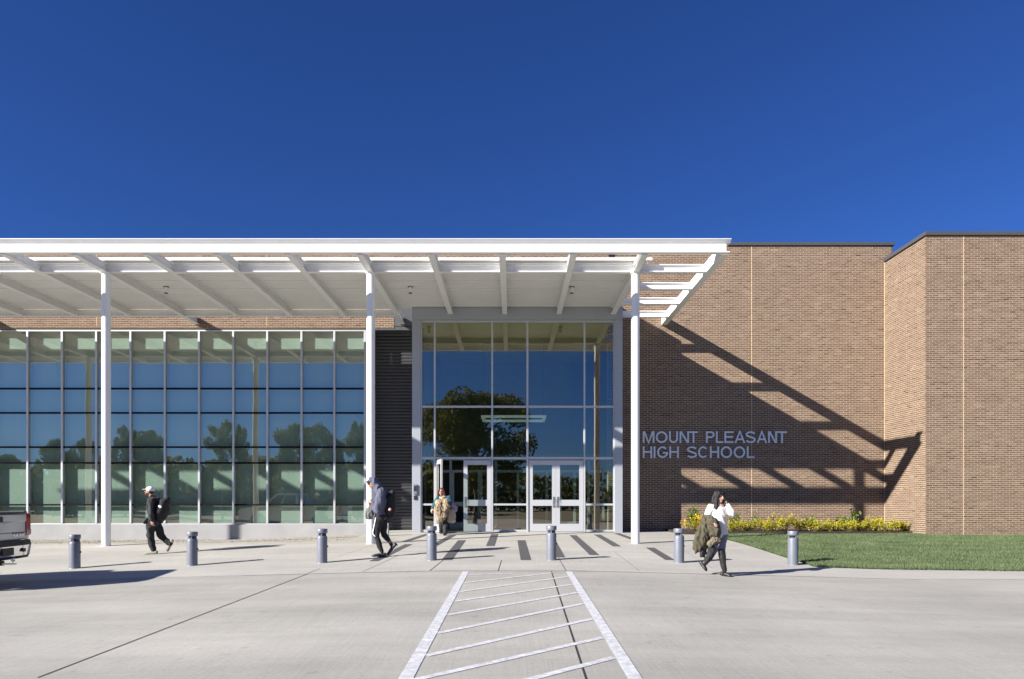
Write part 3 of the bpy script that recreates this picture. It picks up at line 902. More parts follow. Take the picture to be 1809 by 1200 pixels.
M['grass_blades'] = attr_mat('grass_blades', [(0, (0.085, 0.125, 0.055)), (0.5, (0.140, 0.190, 0.090)), (1, (0.215, 0.255, 0.130))], 0.7, 0.25, trans=0.25)
tag(grass('grass', 170000, 8), 'short green mown grass of the lawn before the brick wall', 'grass', kind='stuff')
# planting bed
bed = MB(); bed.box(5.45, 13.0, 22.15, YW + 0.05, -0.3, 0.10)
bed.build('planting_bed', 'soil', kind='structure')
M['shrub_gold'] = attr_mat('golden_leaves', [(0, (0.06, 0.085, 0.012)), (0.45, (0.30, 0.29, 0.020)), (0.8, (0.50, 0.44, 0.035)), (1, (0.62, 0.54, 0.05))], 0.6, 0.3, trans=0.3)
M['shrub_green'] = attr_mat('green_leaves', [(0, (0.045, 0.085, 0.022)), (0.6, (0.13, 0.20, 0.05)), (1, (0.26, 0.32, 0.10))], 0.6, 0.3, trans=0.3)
M['flower'] = attr_mat('flower_petals', [(0, (0.75, 0.32, 0.01)), (1, (0.85, 0.55, 0.02))], 0.6, 0.3, trans=0.2)
M['bark'] = mat('bark', (0.11, 0.08, 0.055), 0.9, var=0.3, scale=12)
M['dry_leaf'] = attr_mat('dry_leaves', [(0, (0.10, 0.035, 0.03)), (1, (0.22, 0.10, 0.06))], 0.7, 0.2, trans=0.2)
def leaf_cloud(name, pts, sizes, m, parent, seed, up=0.5, aspect=0.5, tone=None):
    """one small folded leaf at each point"""
    r = np.random.RandomState(seed); N_ = len(pts)
    d = r.normal(0, 1, (N_, 3)); d[:, 2] += up; d /= np.linalg.norm(d, axis=1)[:, None]
    q = r.normal(0, 1, (N_, 3)); s = np.cross(d, q); s /= np.linalg.norm(s, axis=1)[:, None]
    P = np.asarray(pts); sz = np.asarray(sizes)[:, None]
    V = np.zeros((N_, 4, 3))
    V[:, 0] = P; V[:, 1] = P + d * sz * .5 + s * sz * aspect * .5; V[:, 2] = P + d * sz; V[:, 3] = P + d * sz * .5 - s * sz * aspect * .5
    V = V.reshape(-1, 3)
    off = np.zeros(3); q_ = parent
    while q_ is not None: off += np.array(q_.location); q_ = q_.parent
    V = V - off
    me = bpy.data.meshes.new(name)
    me.vertices.add(N_ * 4); me.vertices.foreach_set('co', V.ravel())
    me.loops.add(N_ * 4); me.loops.foreach_set('vertex_index', np.arange(N_ * 4, dtype=np.int32))
    me.polygons.add(N_); me.polygons.foreach_set('loop_start', np.arange(0, N_ * 4, 4, dtype=np.int32))
    me.update(calc_edges=True)
    if tone is None: tone = r.uniform(0, 1, N_)
    add_tone(me, np.clip(tone, 0, 1))
    return link(name, me, m, parent)
def shrub(u, y, h, w, m, label, seed, n=620, flowers=0, leaf=0.06, group='low shrubs along the brick wall'):
    r = np.random.RandomState(seed)
    x = PX(u, y); z0 = 0.09
    t = empty('low_shrub', (x, y, z0), label, 'shrub', group)
    st = MB(); tips = []
    for k in range(16):
        a = r.uniform(0, 6.28); rr = w * math.sqrt(r.uniform(0.05, 1)); hh = h * r.uniform(0.55, 1.0) * (1 - 0.35 * (rr / w) ** 2)
        tip = np.array((x + rr * math.cos(a), y + rr * math.sin(a) * .8, z0 + hh)); tips.append(tip)
        st.tube([(x + 0.03 * math.cos(a), y + 0.03 * math.sin(a), z0 - 0.03), (x + rr * .55 * math.cos(a), y + rr * .5 * math.sin(a), z0 + hh * .6), tuple(tip)], [0.007, 0.005, 0.002], 4)
    st.build('stem', 'bark', t, fix=False)
    pts = []; tn = []
    for i in range(n):
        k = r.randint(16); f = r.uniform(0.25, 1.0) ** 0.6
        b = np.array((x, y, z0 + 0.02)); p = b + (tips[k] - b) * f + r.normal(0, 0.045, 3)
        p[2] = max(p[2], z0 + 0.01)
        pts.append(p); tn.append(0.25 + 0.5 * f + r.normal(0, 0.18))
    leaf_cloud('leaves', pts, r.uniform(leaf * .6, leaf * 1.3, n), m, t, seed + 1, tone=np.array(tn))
    if flowers:
        fp = [tips[r.randint(16)] + r.normal(0, 0.06, 3) for _ in range(flowers)]
        leaf_cloud('flowers', fp, r.uniform(.05, .08, flowers), 'flower', t, seed + 2, aspect=0.9)['kind'] = 'stuff'
    return t
spots = [(1300, .44), (1322, .40), (1346, .50), (1366, .42), (1385, .70), (1416, .42), (1436, .46), (1456, .40), (1478, .44), (1500, .42), (1522, .44), (1546, .58), (1568, .42), (1588, .40), (1606, .34)]
for i, (u, h) in enumerate(spots):
    lb = 'golden low shrub in the bed, ' + ['first beside the woman in white', 'second from the woman in white', 'third from the woman in white', 'left of the tall round one',
        'tallest round one, left of the rightmost bollard', 'just right of the rightmost bollard', 'second to the right of the rightmost bollard', 'third to the right of the rightmost bollard', 'fourth to the right of the rightmost bollard',
        'left of the column shadow', 'right of the column shadow', 'tall one near the inner wall corner', 'below the inner wall corner', 'last but one toward the forward brick block', 'lowest one at the right end of the bed'][i]
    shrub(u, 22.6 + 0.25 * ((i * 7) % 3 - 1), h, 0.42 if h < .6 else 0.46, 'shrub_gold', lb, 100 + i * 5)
shrub(1229, 23.2, .85, .26, 'shrub_green', 'tall green plant behind the orange flowers, left end of the bed', 300, n=520, leaf=.11)
shrub(1222, 22.5, .52, .40, 'shrub_gold', 'low flowering plant with orange blooms at the left end of the bed', 310, n=420, flowers=80)
shrub(1300, 23.6, .66, .24, 'shrub_green', 'thin grey green plant against the wall behind the woman in white', 320, n=170, leaf=.09)
shrub(1335, 23.6, .70, .16, 'shrub_green', 'sparse tall plant against the wall by the thin vertical joint', 330, n=90, leaf=.08)
shrub(1495, 23.3, .58, .34, 'shrub_green', 'round green plant left of the column shadow against the wall', 340, n=480, leaf=.09)
shrub(1511, 23.7, .78, .10, 'shrub_green', 'spiky tall plant at the foot of the column shadow', 350, n=60, leaf=.14)
shrub(1434, 23.5, .60, .25, 'shrub_green', 'small dark green plant behind the shrubs right of the rightmost bollard', 360, n=300, leaf=.08)
shrub(1364, 23.5, .52, .16, 'dry_leaf', 'small dark red plant behind the golden shrubs left of the tall round one', 370, n=110, leaf=.06)

# trees on the far side of the drive (seen mirrored in the glass)
def make_tree(h, w, seed, dense=2600, m='tree_leaves', trunk_r=0.22, base=0.3):
    r = np.random.RandomState(seed)
    t = empty('tree', (0, 0, 0))
    mb = MB()
    mb.tube([(0, 0, -0.6), (0.05, 0, h * .2), (-0.05, 0.05, h * .45), (0.03, 0, h * .8)], [trunk_r, trunk_r * .8, trunk_r * .55, trunk_r * .2], 8)
    cl = []
    NC = 40
    for k in range(NC):
        f = base + (0.97 - base) * r.uniform(0, 1) ** 0.8; a = r.uniform(0, 6.28)
        prof = math.sqrt(max(0.08, 1 - ((f - (base + 1) / 2) / ((1 - base) / 2)) ** 2))
        rr = w * prof * r.uniform(.1, 1.0) ** .6
        c = np.array((rr * math.cos(a), rr * math.sin(a), h * f)); cl.append((c, w * r.uniform(.20, .36)))
        mb.tube([(0, 0, h * f * .75), tuple(c * (.5, .5, .93)), tuple(c)], [trunk_r * .3, trunk_r * .2, trunk_r * .06], 5)
    mb.build('trunk', 'bark', t, fix=False)
    pts = []
    for i in range(dense):
        c, s = cl[r.randint(NC)]
        d = r.normal(0, 1, 3); d /= np.linalg.norm(d)
        pts.append(c + d * s * r.uniform(0.2, 1.0) ** .5 * (1, 1, .8))
    leaf_cloud('crown', pts, r.uniform(.20, .40, dense), m, t, seed + 1, aspect=.7, up=.2)
    return t
M['tree_leaves'] = attr_mat('tree_leaves', [(0, (0.060, 0.072, 0.014)), (1, (0.175, 0.180, 0.038))], 0.7, 0.2, trans=0.4)
def mir(u, v, yt, plane):
    yv = 2 * plane - yt
    return (u - CU) * yv / F, EYE + (CV - v) * yv / F
protos = [make_tree(10, 3.2, 500, dense=9000), make_tree(10, 2.4, 520, dense=7000), make_tree(10, 3.0, 540, dense=8000, base=.2)]
trees = [(222, 752, -33, 1.0, 1), (266, 760, -36, 1.0, 2), (392, 743, -33, 1.0, 1), (424, 750, -36, 0.8, 1), (508, 748, -38, 1.0, 2), (553, 752, -42, 1.0, 0), (590, 768, -45, 1.0, 2),
         (632, 748, -38, .9, 1), (95, 775, -44, .9, 2), (145, 777, -46, .9, 0), (12, 800, -60, 1, 2)]
used = set()
for i, (u, v, yt, wsc, pr) in enumerate(trees):
    x, h = mir(u, v, yt, YM)
    t = protos[pr] if pr not in used else copy_tree(protos[pr])
    used.add(pr)
    t.location = (x, yt, -0.9); sc = (h + 0.9) / 10.2
    t.scale = (sc * wsc * .62, sc * wsc * .62, sc); t.rotation_euler = (0, 0, i * 1.7)
    tag(t, 'leafy tree across the drive, %s from the left in the window reflection' % ['fourth', 'fifth', 'sixth', 'seventh', 'eighth', 'ninth', 'tenth', 'eleventh', 'second', 'third', 'first'][i], 'tree', 'trees across the drive')
big = make_tree(12.2, 5.9, 560, dense=26000, trunk_r=.4, base=.25)
x, h = mir(852, 703, -22, YE)
big.location = (x - 0.6, -22, -0.9)
tag(big, 'broad old tree across the drive, mirrored above the entrance doors', 'tree', 'trees across the drive')
# distant belt of trees
r = np.random.RandomState(77); pts = []
for k in range(260):
    x = r.uniform(-190, 190); hh = r.uniform(4, 8.5); yy = -100 + r.uniform(-8, 8)
    for q in range(190):
        d = r.normal(0, 1, 3); d /= np.linalg.norm(d)
        pts.append((x + d[0] * 4, yy + d[1] * 3, -1 + hh * .55 + d[2] * hh * .5))
for k in range(170):
    x = r.uniform(-130, -13); hh = r.uniform(6.5, 9.0) * (1.0 if x < -30 else 0.93); yy = -64 + r.uniform(-6, 6)
    for q in range(190):
        d = r.normal(0, 1, 3); d /= np.linalg.norm(d)
        pts.append((x + d[0] * 3.2, yy + d[1] * 3, -1 + hh * .52 + d[2] * hh * .5))
tl = leaf_cloud('treeline', pts, r.uniform(.6, 1.2, len(pts)), 'tree_leaves', None, 78, aspect=.8)
tag(tl, 'distant dark belt of trees beyond the drive', 'trees', kind='stuff')

# ------------------------------------------------------------------ silver pickup leaving on the left
M['silver'] = mat('silver_paint', (0.50, 0.51, 0.53), 0.28, metal=0.55, var=0.02, coat=0.6)
M['chrome'] = mat('chrome', (0.75, 0.76, 0.78), 0.10, metal=1.0, var=0.02)
M['tyre'] = mat('tyre_rubber', (0.018, 0.018, 0.018), 0.85, var=0.2, scale=20)
M['tail_red'] = mat('tail_lamp', (0.45, 0.012, 0.010), 0.15, var=0.05, coat=0.8)
M['tail_clear'] = mat('lamp_clear', (0.62, 0.30, 0.27), 0.15, var=0.05, coat=0.8)
M['car_glass'] = mat('car_glass', (0.012, 0.014, 0.016), 0.05, var=0, coat=1.0)
TP = Vector((-8.80, 11.66, 0)); TP.z = gz(TP.x, TP.y)
truck = empty('pickup_truck', (0, 0, 0), 'silver pickup truck cut off by the left edge, red tail lamp and chrome bumper showing', 'truck')
def arch(cx, r, n=9, z0=0.45):
    a0 = math.asin((z0 - 0.38) / r)
    return [(cx - r * math.cos(a), 0.38 + r * math.sin(a)) for a in [a0 + (math.pi - 2 * a0) * i / n for i in range(n + 1)]]
# bed sides with wheel arch
for sy in (-1, 1):
    prof = [(0.03, 0.62), (0.55, 0.50)] + arch(1.15, 0.47, z0=0.48) + [(1.75, 0.44), (2.28, 0.44), (2.28, 1.27), (0.02, 1.27), (0.0, 1.0)]
    MB().prism(prof, 'y', sy * 0.84, sy * 0.94).build('bed_side', 'silver', truck, bevel=0.02)
    MB().prism([(0.04, 1.271), (2.26, 1.271), (2.26, 1.30), (0.04, 1.30)], 'y', sy * 0.835, sy * 0.925).build('bed_rail_cap', 'black', truck, bevel=0.008)
MB().box(0.10, 2.27, -0.835, 0.835, 0.72, 0.78).build('bed_floor', 'black', truck)
MB().box(2.20, 2.275, -0.838, 0.838, 0.781, 1.27).build('bed_front', 'silver', truck)
# tailgate with pressed panel, handle and lettering
tg = MB().prism([(0.0, 0.79), (0.09, 0.79), (0.09, 1.262), (0.0, 1.262), (-0.018, 1.235), (-0.018, 1.13), (0.0, 1.10), (0.0, 0.93), (-0.008, 0.91), (-0.008, 0.80)], 'y', -0.80, 0.80).build('tailgate', 'silver', truck, bevel=0.008)
MB().box(-0.03, 0.085, -0.80, 0.80, 1.2635, 1.285).build('top_trim', 'black', tg, bevel=0.006)
MB().box(-0.026, -0.017, -0.13, 0.13, 1.12, 1.215).build('handle', 'black', tg, bevel=0.006)
def flat_text(body, size, x, y, z, m, parent, shear=0.0):
    cu = bpy.data.curves.new('lettering', 'FONT'); cu.body = body; cu.size = size; cu.extrude = 0.003; cu.shear = shear; cu.resolution_u = 3
    ob = bpy.data.objects.new('tmp', cu); COL.objects.link(ob)
    me = bpy.data.meshes.new_from_object(ob.evaluated_get(bpy.context.evaluated_depsgraph_get())); bpy.data.objects.remove(ob)
    co = np.zeros(len(me.vertices) * 3); me.vertices.foreach_get('co', co); co = co.reshape(-1, 3)
    out = np.stack([x - co[:, 2], y - co[:, 0], z + co[:, 1]], 1); me.vertices.foreach_set('co', out.ravel())
    return link('lettering', me, m, parent)
for k, ch in enumerate((0.0, 0.05, 0.10, 0.15, 0.20, 0.25, 0.30)):
    MB().box(-0.0095, -0.0075, -0.40 - ch - 0.034, -0.40 - ch, 0.905 - 0.006, 0.905 + 0.018).build('badge', 'black', tg)
for k, ch in enumerate((0.0, 0.075, 0.17, 0.245)):
    MB().prism([(-0.43 - ch - 0.05, 0.848), (-0.43 - ch - 0.02, 0.848), (-0.43 - ch - 0.002, 0.885), (-0.43 - ch - 0.04, 0.885)], 'x', -0.0125, -0.0075).build('badge', 'chrome', tg)
# tail lamps
for sy in (-1, 1):
    tl_ = MB().prism([(-0.012, 0.86), (0.10, 0.86), (0.13, 1.0), (0.10, 1.24), (0.0, 1.255), (-0.012, 1.18)], 'y', sy * 0.805, sy * 0.952).build('tail_lamp', 'tail_red', truck, bevel=0.012)
    MB().box(-0.016, 0.06, min(sy * 0.82, sy * 0.956), max(sy * 0.82, sy * 0.956), 0.875, 0.965).build('lens', 'tail_clear', tl_, bevel=0.008)
# rear bumper: black step pad over chrome bar, plate recess, hitch
bp = MB()
secs = [(-0.95, 0.10), (-0.90, -0.02), (-0.75, -0.13), (-0.4, -0.17), (0, -0.18), (0.4, -0.17), (0.75, -0.13), (0.90, -0.02), (0.95, 0.10)]
def bump_strip(z0, z1, dx0, dx1, m, name, par):
    mb = MB(); k = 0
    for (y, x) in secs:
        mb.v += [(x + dx0, y, z0), (x + dx1, y, z1), (x + 0.10, y, z1), (x + 0.10, y, z0)]
    for i in range(len(secs) - 1):
        a = i * 4; b = a + 4
        for q in range(4): mb.f.append((a + q, a + (q + 1) % 4, b + (q + 1) % 4, b + q))
    mb.f += [(0, 1, 2, 3), tuple(len(secs) * 4 - 4 + q for q in (3, 2, 1, 0))]
    return mb.build(name, m, par, smooth=True)
bar = bump_strip(0.52, 0.70, 0.03, 0.0, 'chrome', 'bumper', truck)
bump_strip(0.701, 0.785, 0.0, 0.015, 'black', 'step_pad', bar)
bump_strip(0.47, 0.519, 0.06, 0.035, 'black', 'lower_lip', bar)
MB().box(-0.188, -0.17, -0.15, 0.15, 0.55, 0.675).build('plate_recess', 'black', bar)
MB().box(-0.183, -0.155, -0.50, -0.42, 0.585, 0.645).build('step_recess', 'black', bar, bevel=0.004)
h = MB().box(-0.10, 0.4, -0.04, 0.04, 0.38, 0.46).build('tow_hitch', 'black', truck)
MB().box(-0.30, -0.10, -0.03, 0.03, 0.395, 0.42).build('tongue', 'steel', h)
MB().lathe([(0.012, 0.42), (0.012, 0.45), (0.026, 0.46), (0.032, 0.48), (0.026, 0.505), (0.008, 0.515)], (-0.26, 0, 0), 16).build('ball', 'chrome', h, smooth=True)
# cab and front
prof = [(2.30, 0.44), (4.0, 0.42)] + arch(4.5, 0.47, z0=0.48) + [(5.10, 0.46), (5.52, 0.50), (5.60, 0.70), (5.58, 0.98), (5.45, 1.10), (4.30, 1.20), (2.30, 1.20)]
MB().prism(prof, 'y', -0.93, 0.93).build('body', 'silver', truck, bevel=0.03)
cab = MB()
lo = [(2.30, 0.90), (4.28, 0.90)]; 
cv = [(2.30, -0.90, 1.201), (4.40, -0.88, 1.201), (4.40, 0.88, 1.201), (2.30, 0.90, 1.201), (2.45, -0.72, 1.86), (3.55, -0.70, 1.88), (3.55, 0.70, 1.88), (2.45, 0.72, 1.86)]
cab.v += cv; cab.f += [(0, 3, 2, 1), (4, 5, 6, 7), (0, 1, 5, 4), (1, 2, 6, 5), (2, 3, 7, 6), (3, 0, 4, 7)]
cabo = cab.build('cab', 'silver', truck, bevel=0.04)
def glass4(pts, name='window'):
    c = sum((Vector(p) for p in pts), Vector()) / 4
    n_ = (Vector(pts[1]) - Vector(pts[0])).cross(Vector(pts[2]) - Vector(pts[0])).normalized()
    mid = Vector((3.2, 0, 1.5))
    if n_.dot(c - mid) < 0: n_ = -n_
    MB().poly([tuple(Vector(p) + n_ * 0.006) for p in pts]).build(name, 'car_glass', cabo, fix=False)
def bil(a, b, c, d, u, v): return tuple(Vector(a).lerp(Vector(b), u).lerp(Vector(d).lerp(Vector(c), u), v))
for (a, b, c, d, us) in ((cv[0], cv[1], cv[5], cv[4], ((.06, .46), (.50, .88))), (cv[3], cv[2], cv[6], cv[7], ((.06, .46), (.50, .88))), (cv[1], cv[2], cv[6], cv[5], ((.06, .94),)), (cv[0], cv[3], cv[7], cv[4], ((.1, .9),))):
    for u0, u1 in us:
        glass4([bil(a, b, c, d, u0, .12), bil(a, b, c, d, u1, .12), bil(a, b, c, d, u1, .86), bil(a, b, c, d, u0, .86)])
for sy in (-1, 1):
    MB().box(5.50, 5.60, min(sy * .62, sy * .92), max(sy * .62, sy * .92), 0.80, 1.0).build('headlight', 'lens' if False else 'chrome', truck, bevel=0.02)
    mi = MB().box(4.0, 4.12, min(sy * .94, sy * 1.12), max(sy * .94, sy * 1.12), 1.22, 1.42).build('mirror', 'black', truck, bevel=0.02)
    for dx in (2.55, 3.45):
        MB().box(dx, dx + .2, min(sy * .931, sy * .965), max(sy * .931, sy * .965), 1.02, 1.05).build('door_handle', 'chrome', truck, bevel=0.006)
MB().box(5.585, 5.64, -0.9, 0.9, 0.48, 0.66).build('front_bumper', 'chrome', truck, bevel=0.02)
MB().box(5.57, 5.61, -0.55, 0.55, 0.72, 0.98).build('grille', 'black', truck)
for wx in (1.15, 4.5):
    for sy in (-1, 1):
        w = MB().lathe([(0.22, -0.12), (0.34, -0.125), (0.385, -0.09), (0.39, 0.0), (0.385, 0.09), (0.34, 0.125), (0.22, 0.12)], (wx, sy * 0.80, 0.39), 32, 'y').build('wheel', 'tyre', truck, smooth=True)
        MB().lathe([(0.04, -0.11), (0.218, -0.10), (0.22, 0.10), (0.04, 0.11)], (wx, sy * 0.80, 0.39), 24, 'y').build('rim', 'steel', w, smooth=True)
MB().box(0.6, 5.0, -0.45, 0.45, 0.40, 0.60).build('chassis', 'black', truck)
truck.location = TP
truck.rotation_euler = (0, 0, math.atan2(-0.10, -0.995))

# ------------------------------------------------------------------ people
M['skin'] = mat('skin_tan', (0.36, 0.205, 0.135), 0.5, var=0.06, scale=12)
M['skin2'] = mat('skin_light', (0.47, 0.28, 0.20), 0.5, var=0.06, scale=12)
M['hair_black'] = mat('hair_black', (0.012, 0.010, 0.010), 0.38, var=0.3, scale=30, bump=0.5, bscale=60, stretch=(6, 6, 0.6))
M['hair_auburn'] = mat('hair_auburn', (0.11, 0.028, 0.018), 0.45, var=0.3, scale=30, bump=0.5, bscale=60, stretch=(6, 6, 0.6))
M['cloth_black'] = mat('black_cloth', (0.018, 0.018, 0.020), 0.9, var=0.25, scale=9, bump=0.3, bscale=30)
M['cloth_char'] = mat('charcoal_cloth', (0.030, 0.031, 0.035), 0.9, var=0.25, scale=9, bump=0.3, bscale=30)
M['hoodie'] = mat('hoodie_cloth', (0.112, 0.119, 0.165), 0.95, var=0.14, scale=8, bump=0.35, bscale=26)
M['sweater'] = mat('cream_knit', (0.68, 0.67, 0.635), 0.95, var=0.04, scale=9, bump=0.4, bscale=60)
M['jeans'] = mat('grey_jeans', (0.17, 0.17, 0.21), 0.9, var=0.18, scale=14, bump=0.2, bscale=50)
M['boots'] = mat('black_leather', (0.018, 0.017, 0.018), 0.45, var=0.2, scale=9)
M['coat_olive'] = mat('olive_coat', (0.082, 0.072, 0.045), 0.9, var=0.2, scale=8, bump=0.3, bscale=24)
M['coat_lining'] = mat('fleece_lining', (0.21, 0.175, 0.12), 0.95, var=0.25, scale=20, bump=0.8, bscale=60)
M['teal'] = mat('teal_knit', (0.022, 0.090, 0.130), 0.9, var=0.15, scale=9, bump=0.3, bscale=30)
M['tan_camo'] = mat('patterned_coat', (0.38, 0.27, 0.15), 0.9, var=0.92, scale=7, detail=3, col2=(0.55, 0.42, 0.27), bump=0.4, bscale=20)
M['tote'] = mat('tote_canvas', (0.40, 0.33, 0.25), 0.9, var=0.12, scale=9)
M['floral'] = mat('floral_cloth', (0.46, 0.18, 0.34), 0.9, var=0.6, scale=24, detail=2, col2=(0.50, 0.46, 0.60))
M['yellow'] = mat('yellow_cloth', (0.62, 0.42, 0.06), 0.9, var=0.1)
M['greybag'] = mat('grey_bag', (0.15, 0.15, 0.145), 0.85, var=0.15, scale=7, bump=0.3, bscale=14)
M['cap_white'] = mat('white_cap', (0.78, 0.77, 0.79), 0.85, var=0.04, scale=12)
M['shoe_khaki'] = mat('khaki_shoe', (0.30, 0.28, 0.23), 0.8, var=0.15, scale=16)
M['sole'] = mat('pale_sole', (0.55, 0.54, 0.50), 0.8, var=0.06)
M['phone'] = mat('phone_case', (0.03, 0.035, 0.04), 0.25, var=0)
M['phone_teal'] = mat('teal_phone', (0.10, 0.34, 0.34), 0.3, var=0.05)
M['pink'] = mat('pink_fluff', (0.72, 0.42, 0.40), 0.95, var=0.1, scale=30, bump=0.6, bscale=80)
M['lip'] = mat('lip', (0.30, 0.095, 0.085), 0.45, var=0.05)
M['eye'] = mat('eye_dark', (0.02, 0.014, 0.012), 0.15, var=0)
M['beard'] = mat('beard', (0.035, 0.022, 0.016), 0.85, var=0.3, scale=40)

def catmull(P, R, sub):
    P = [np.array(p, float) for p in P]; out, rad = [], []
    n = len(P)
    for i in range(n - 1):
        p0, p1, p2, p3 = P[max(i - 1, 0)], P[i], P[i + 1], P[min(i + 2, n - 1)]
        for k in range(sub):
            t = k / sub
            out.append(0.5 * ((2 * p1) + (-p0 + p2) * t + (2 * p0 - 5 * p1 + 4 * p2 - p3) * t * t + (-p0 + 3 * p1 - 3 * p2 + p3) * t ** 3))
            rad.append(np.array(R[i]) * (1 - t) + np.array(R[i + 1]) * t)
    out.append(P[-1]); rad.append(np.array(R[-1], float))
    return out, rad
class Blob:
    """closed lofts that are fused into one continuous surface"""
    def __init__(s): s.v, s.f = [], []
    def limb(s, P, R, side=(0, 1, 0), sub=4, n=14, cap=True):
        """R: radius or (across side, along side) pairs"""
        R = [(r, r) if not isinstance(r, (tuple, list)) else r for r in R]
        C, Q = catmull(P, R, sub)
        side = np.array(side, float)
        rings = []
        m = len(C)
        for i in range(m):
            d = C[min(i + 1, m - 1)] - C[max(i - 1, 0)]; d /= np.linalg.norm(d) + 1e-9
            b = side - d * np.dot(side, d); nb = np.linalg.norm(b)
            if nb < 1e-3: b = np.cross(d, (1, 0, 0)); nb = np.linalg.norm(b)
            b /= nb; a = np.cross(b, d)
            rings.append((C[i], a, b, d, Q[i]))
        if cap:
            c, a, b, d, q = rings[0]; e = []
            for k in (0.3, 0.7, 0.93): e.append((c - d * min(q) * math.sin(math.acos(1 - (1 - math.cos(math.asin(k)))) if False else math.asin(k)), a, b, d, q * math.sqrt(1 - k * k)))
            rings = e[::-1] + rings
            c, a, b, d, q = rings[-1]; e = []
            for k in (0.3, 0.7, 0.93): e.append((c + d * min(q) * k, a, b, d, q * math.sqrt(1 - k * k)))
            rings = rings + e
        k0 = len(s.v)
        for (c, a, b, d, q) in rings:
            for j in range(n):
                an = 2 * math.pi * j / n
                s.v.append(tuple(c + a * q[0] * math.cos(an) + b * q[1] * math.sin(an)))
        for i in range(len(rings) - 1):
            for j in range(n):
                jj = (j + 1) % n
                s.f.append((k0 + i * n + j, k0 + i * n + jj, k0 + (i + 1) * n + jj, k0 + (i + 1) * n + j))
        s.f.append(tuple(k0 + j for j in reversed(range(n)))); s.f.append(tuple(k0 + (len(rings) - 1) * n + j for j in range(n)))
        return s
    def ball(s, c, r, R=None, nu=16, nv=10):
        r = (r, r, r) if not isinstance(r, (tuple, list)) else r
        k0 = len(s.v); c = np.array(c, float); R = np.eye(3) if R is None else R
        for i in range(1, nv):
            th = math.pi * i / nv
            for j in range(nu):
                ph = 2 * math.pi * j / nu
                s.v.append(tuple(c + R @ np.array((r[0] * math.sin(th) * math.cos(ph), r[1] * math.sin(th) * math.sin(ph), r[2] * math.cos(th)))))
        top = len(s.v); s.v.append(tuple(c + R @ np.array((0, 0, r[2])))); s.v.append(tuple(c + R @ np.array((0, 0, -r[2]))))
        for i in range(nv - 2):
            for j in range(nu):
                jj = (j + 1) % nu
                s.f.append((k0 + i * nu + j, k0 + (i + 1) * nu + j, k0 + (i + 1) * nu + jj, k0 + i * nu + jj))
        for j in range(nu):
            jj = (j + 1) % nu
            s.f.append((top, k0 + j, k0 + jj)); s.f.append((top + 1, k0 + (nv - 2) * nu + jj, k0 + (nv - 2) * nu + j))
        return s
    def hand(s, wrist, d, nrm, thumb, curl=0.5, size=1.0):
        """palm and five bent fingers: d = along the hand, nrm = back-of-hand normal, thumb = side the thumb leaves"""
        w = np.array(wrist, float); d = np.array(d, float); d /= np.linalg.norm(d)
        t = np.array(thumb, float); t -= d * np.dot(t, d); t /= np.linalg.norm(t)
        nn = np.array(nrm, float); nn = nn - d * np.dot(nn, d) - t * np.dot(nn, t); nn /= np.linalg.norm(nn)
        k = size
        s.limb([w, w + d * .045 * k, w + d * .088 * k], [(.024 * k, .019 * k), (.037 * k, .016 * k), (.040 * k, .014 * k)], side=nn, sub=2, n=12)
        for i, (o, ln) in enumerate(((.027, .072), (.009, .080), (-.010, .075), (-.028, .058))):
            b = w + d * .083 * k + t * o * k
            d1 = d * math.cos(curl) - nn * math.sin(curl); d2 = d * math.cos(curl * 2.1) - nn * math.sin(curl * 2.1)
            s.limb([b, b + d1 * ln * .5 * k, b + d1 * ln * .5 * k + d2 * ln * .5 * k], [.0092 * k, .0086 * k, .0074 * k], side=nn, sub=2, n=8)
        b = w + d * .022 * k + t * .026 * k
        e = b + (d * .62 + t * .70 - nn * .25) * .045 * k
        s.limb([b, e, e + (d * .9 + t * .15 - nn * .35) * .032 * k], [.0125 * k, .011 * k, .0085 * k], side=nn, sub=2, n=8)
        return s
    def build(s, name, m, parent, voxel=0.008, smooth=3, fold=0.0, fscale=(9, 9, 5), seed=0, fold_z=None):
        me = bpy.data.meshes.new('tmp'); me.from_pydata(s.v, [], s.f)
        ob = bpy.data.objects.new('tmp', me); COL.objects.link(ob)
        md = ob.modifiers.new('r', 'REMESH'); md.mode = 'VOXEL'; md.voxel_size = voxel
        if smooth:
            sm = ob.modifiers.new('s', 'SMOOTH'); sm.factor = 0.5; sm.iterations = smooth
        out = bpy.data.meshes.new_from_object(ob.evaluated_get(bpy.context.evaluated_depsgraph_get()))
        bpy.data.objects.remove(ob); bpy.data.meshes.remove(me)
        out.name = name
        if fold:
            n = len(out.vertices)
            co = np.zeros(n * 3); out.vertices.foreach_get('co', co); co = co.reshape(-1, 3)
            nr = np.zeros(n * 3); out.vertices.foreach_get('normal', nr); nr = nr.reshape(-1, 3)
            dv = np.array([1 - abs(2 * noise.noise((p[0] * fscale[0] + seed, p[1] * fscale[1], p[2] * fscale[2] + p[0] * 3))) for p in co])
            co += nr * ((dv - 0.5) * fold)[:, None]
            out.vertices.foreach_set('co', co.ravel()); out.update()
        out.polygons.foreach_set('use_smooth', [True] * len(out.polygons))
        out.materials.clear()
        out.materials.append(M[m])
        o = bpy.data.objects.new(name, out); COL.objects.link(o); o.parent = parent
        return o
def rotm(yaw, pitch=0.0, roll=0.0):
    return np.array(Matrix.Rotation(yaw, 3, 'Z') @ Matrix.Rotation(pitch, 3, 'X') @ Matrix.Rotation(roll, 3, 'Y'))
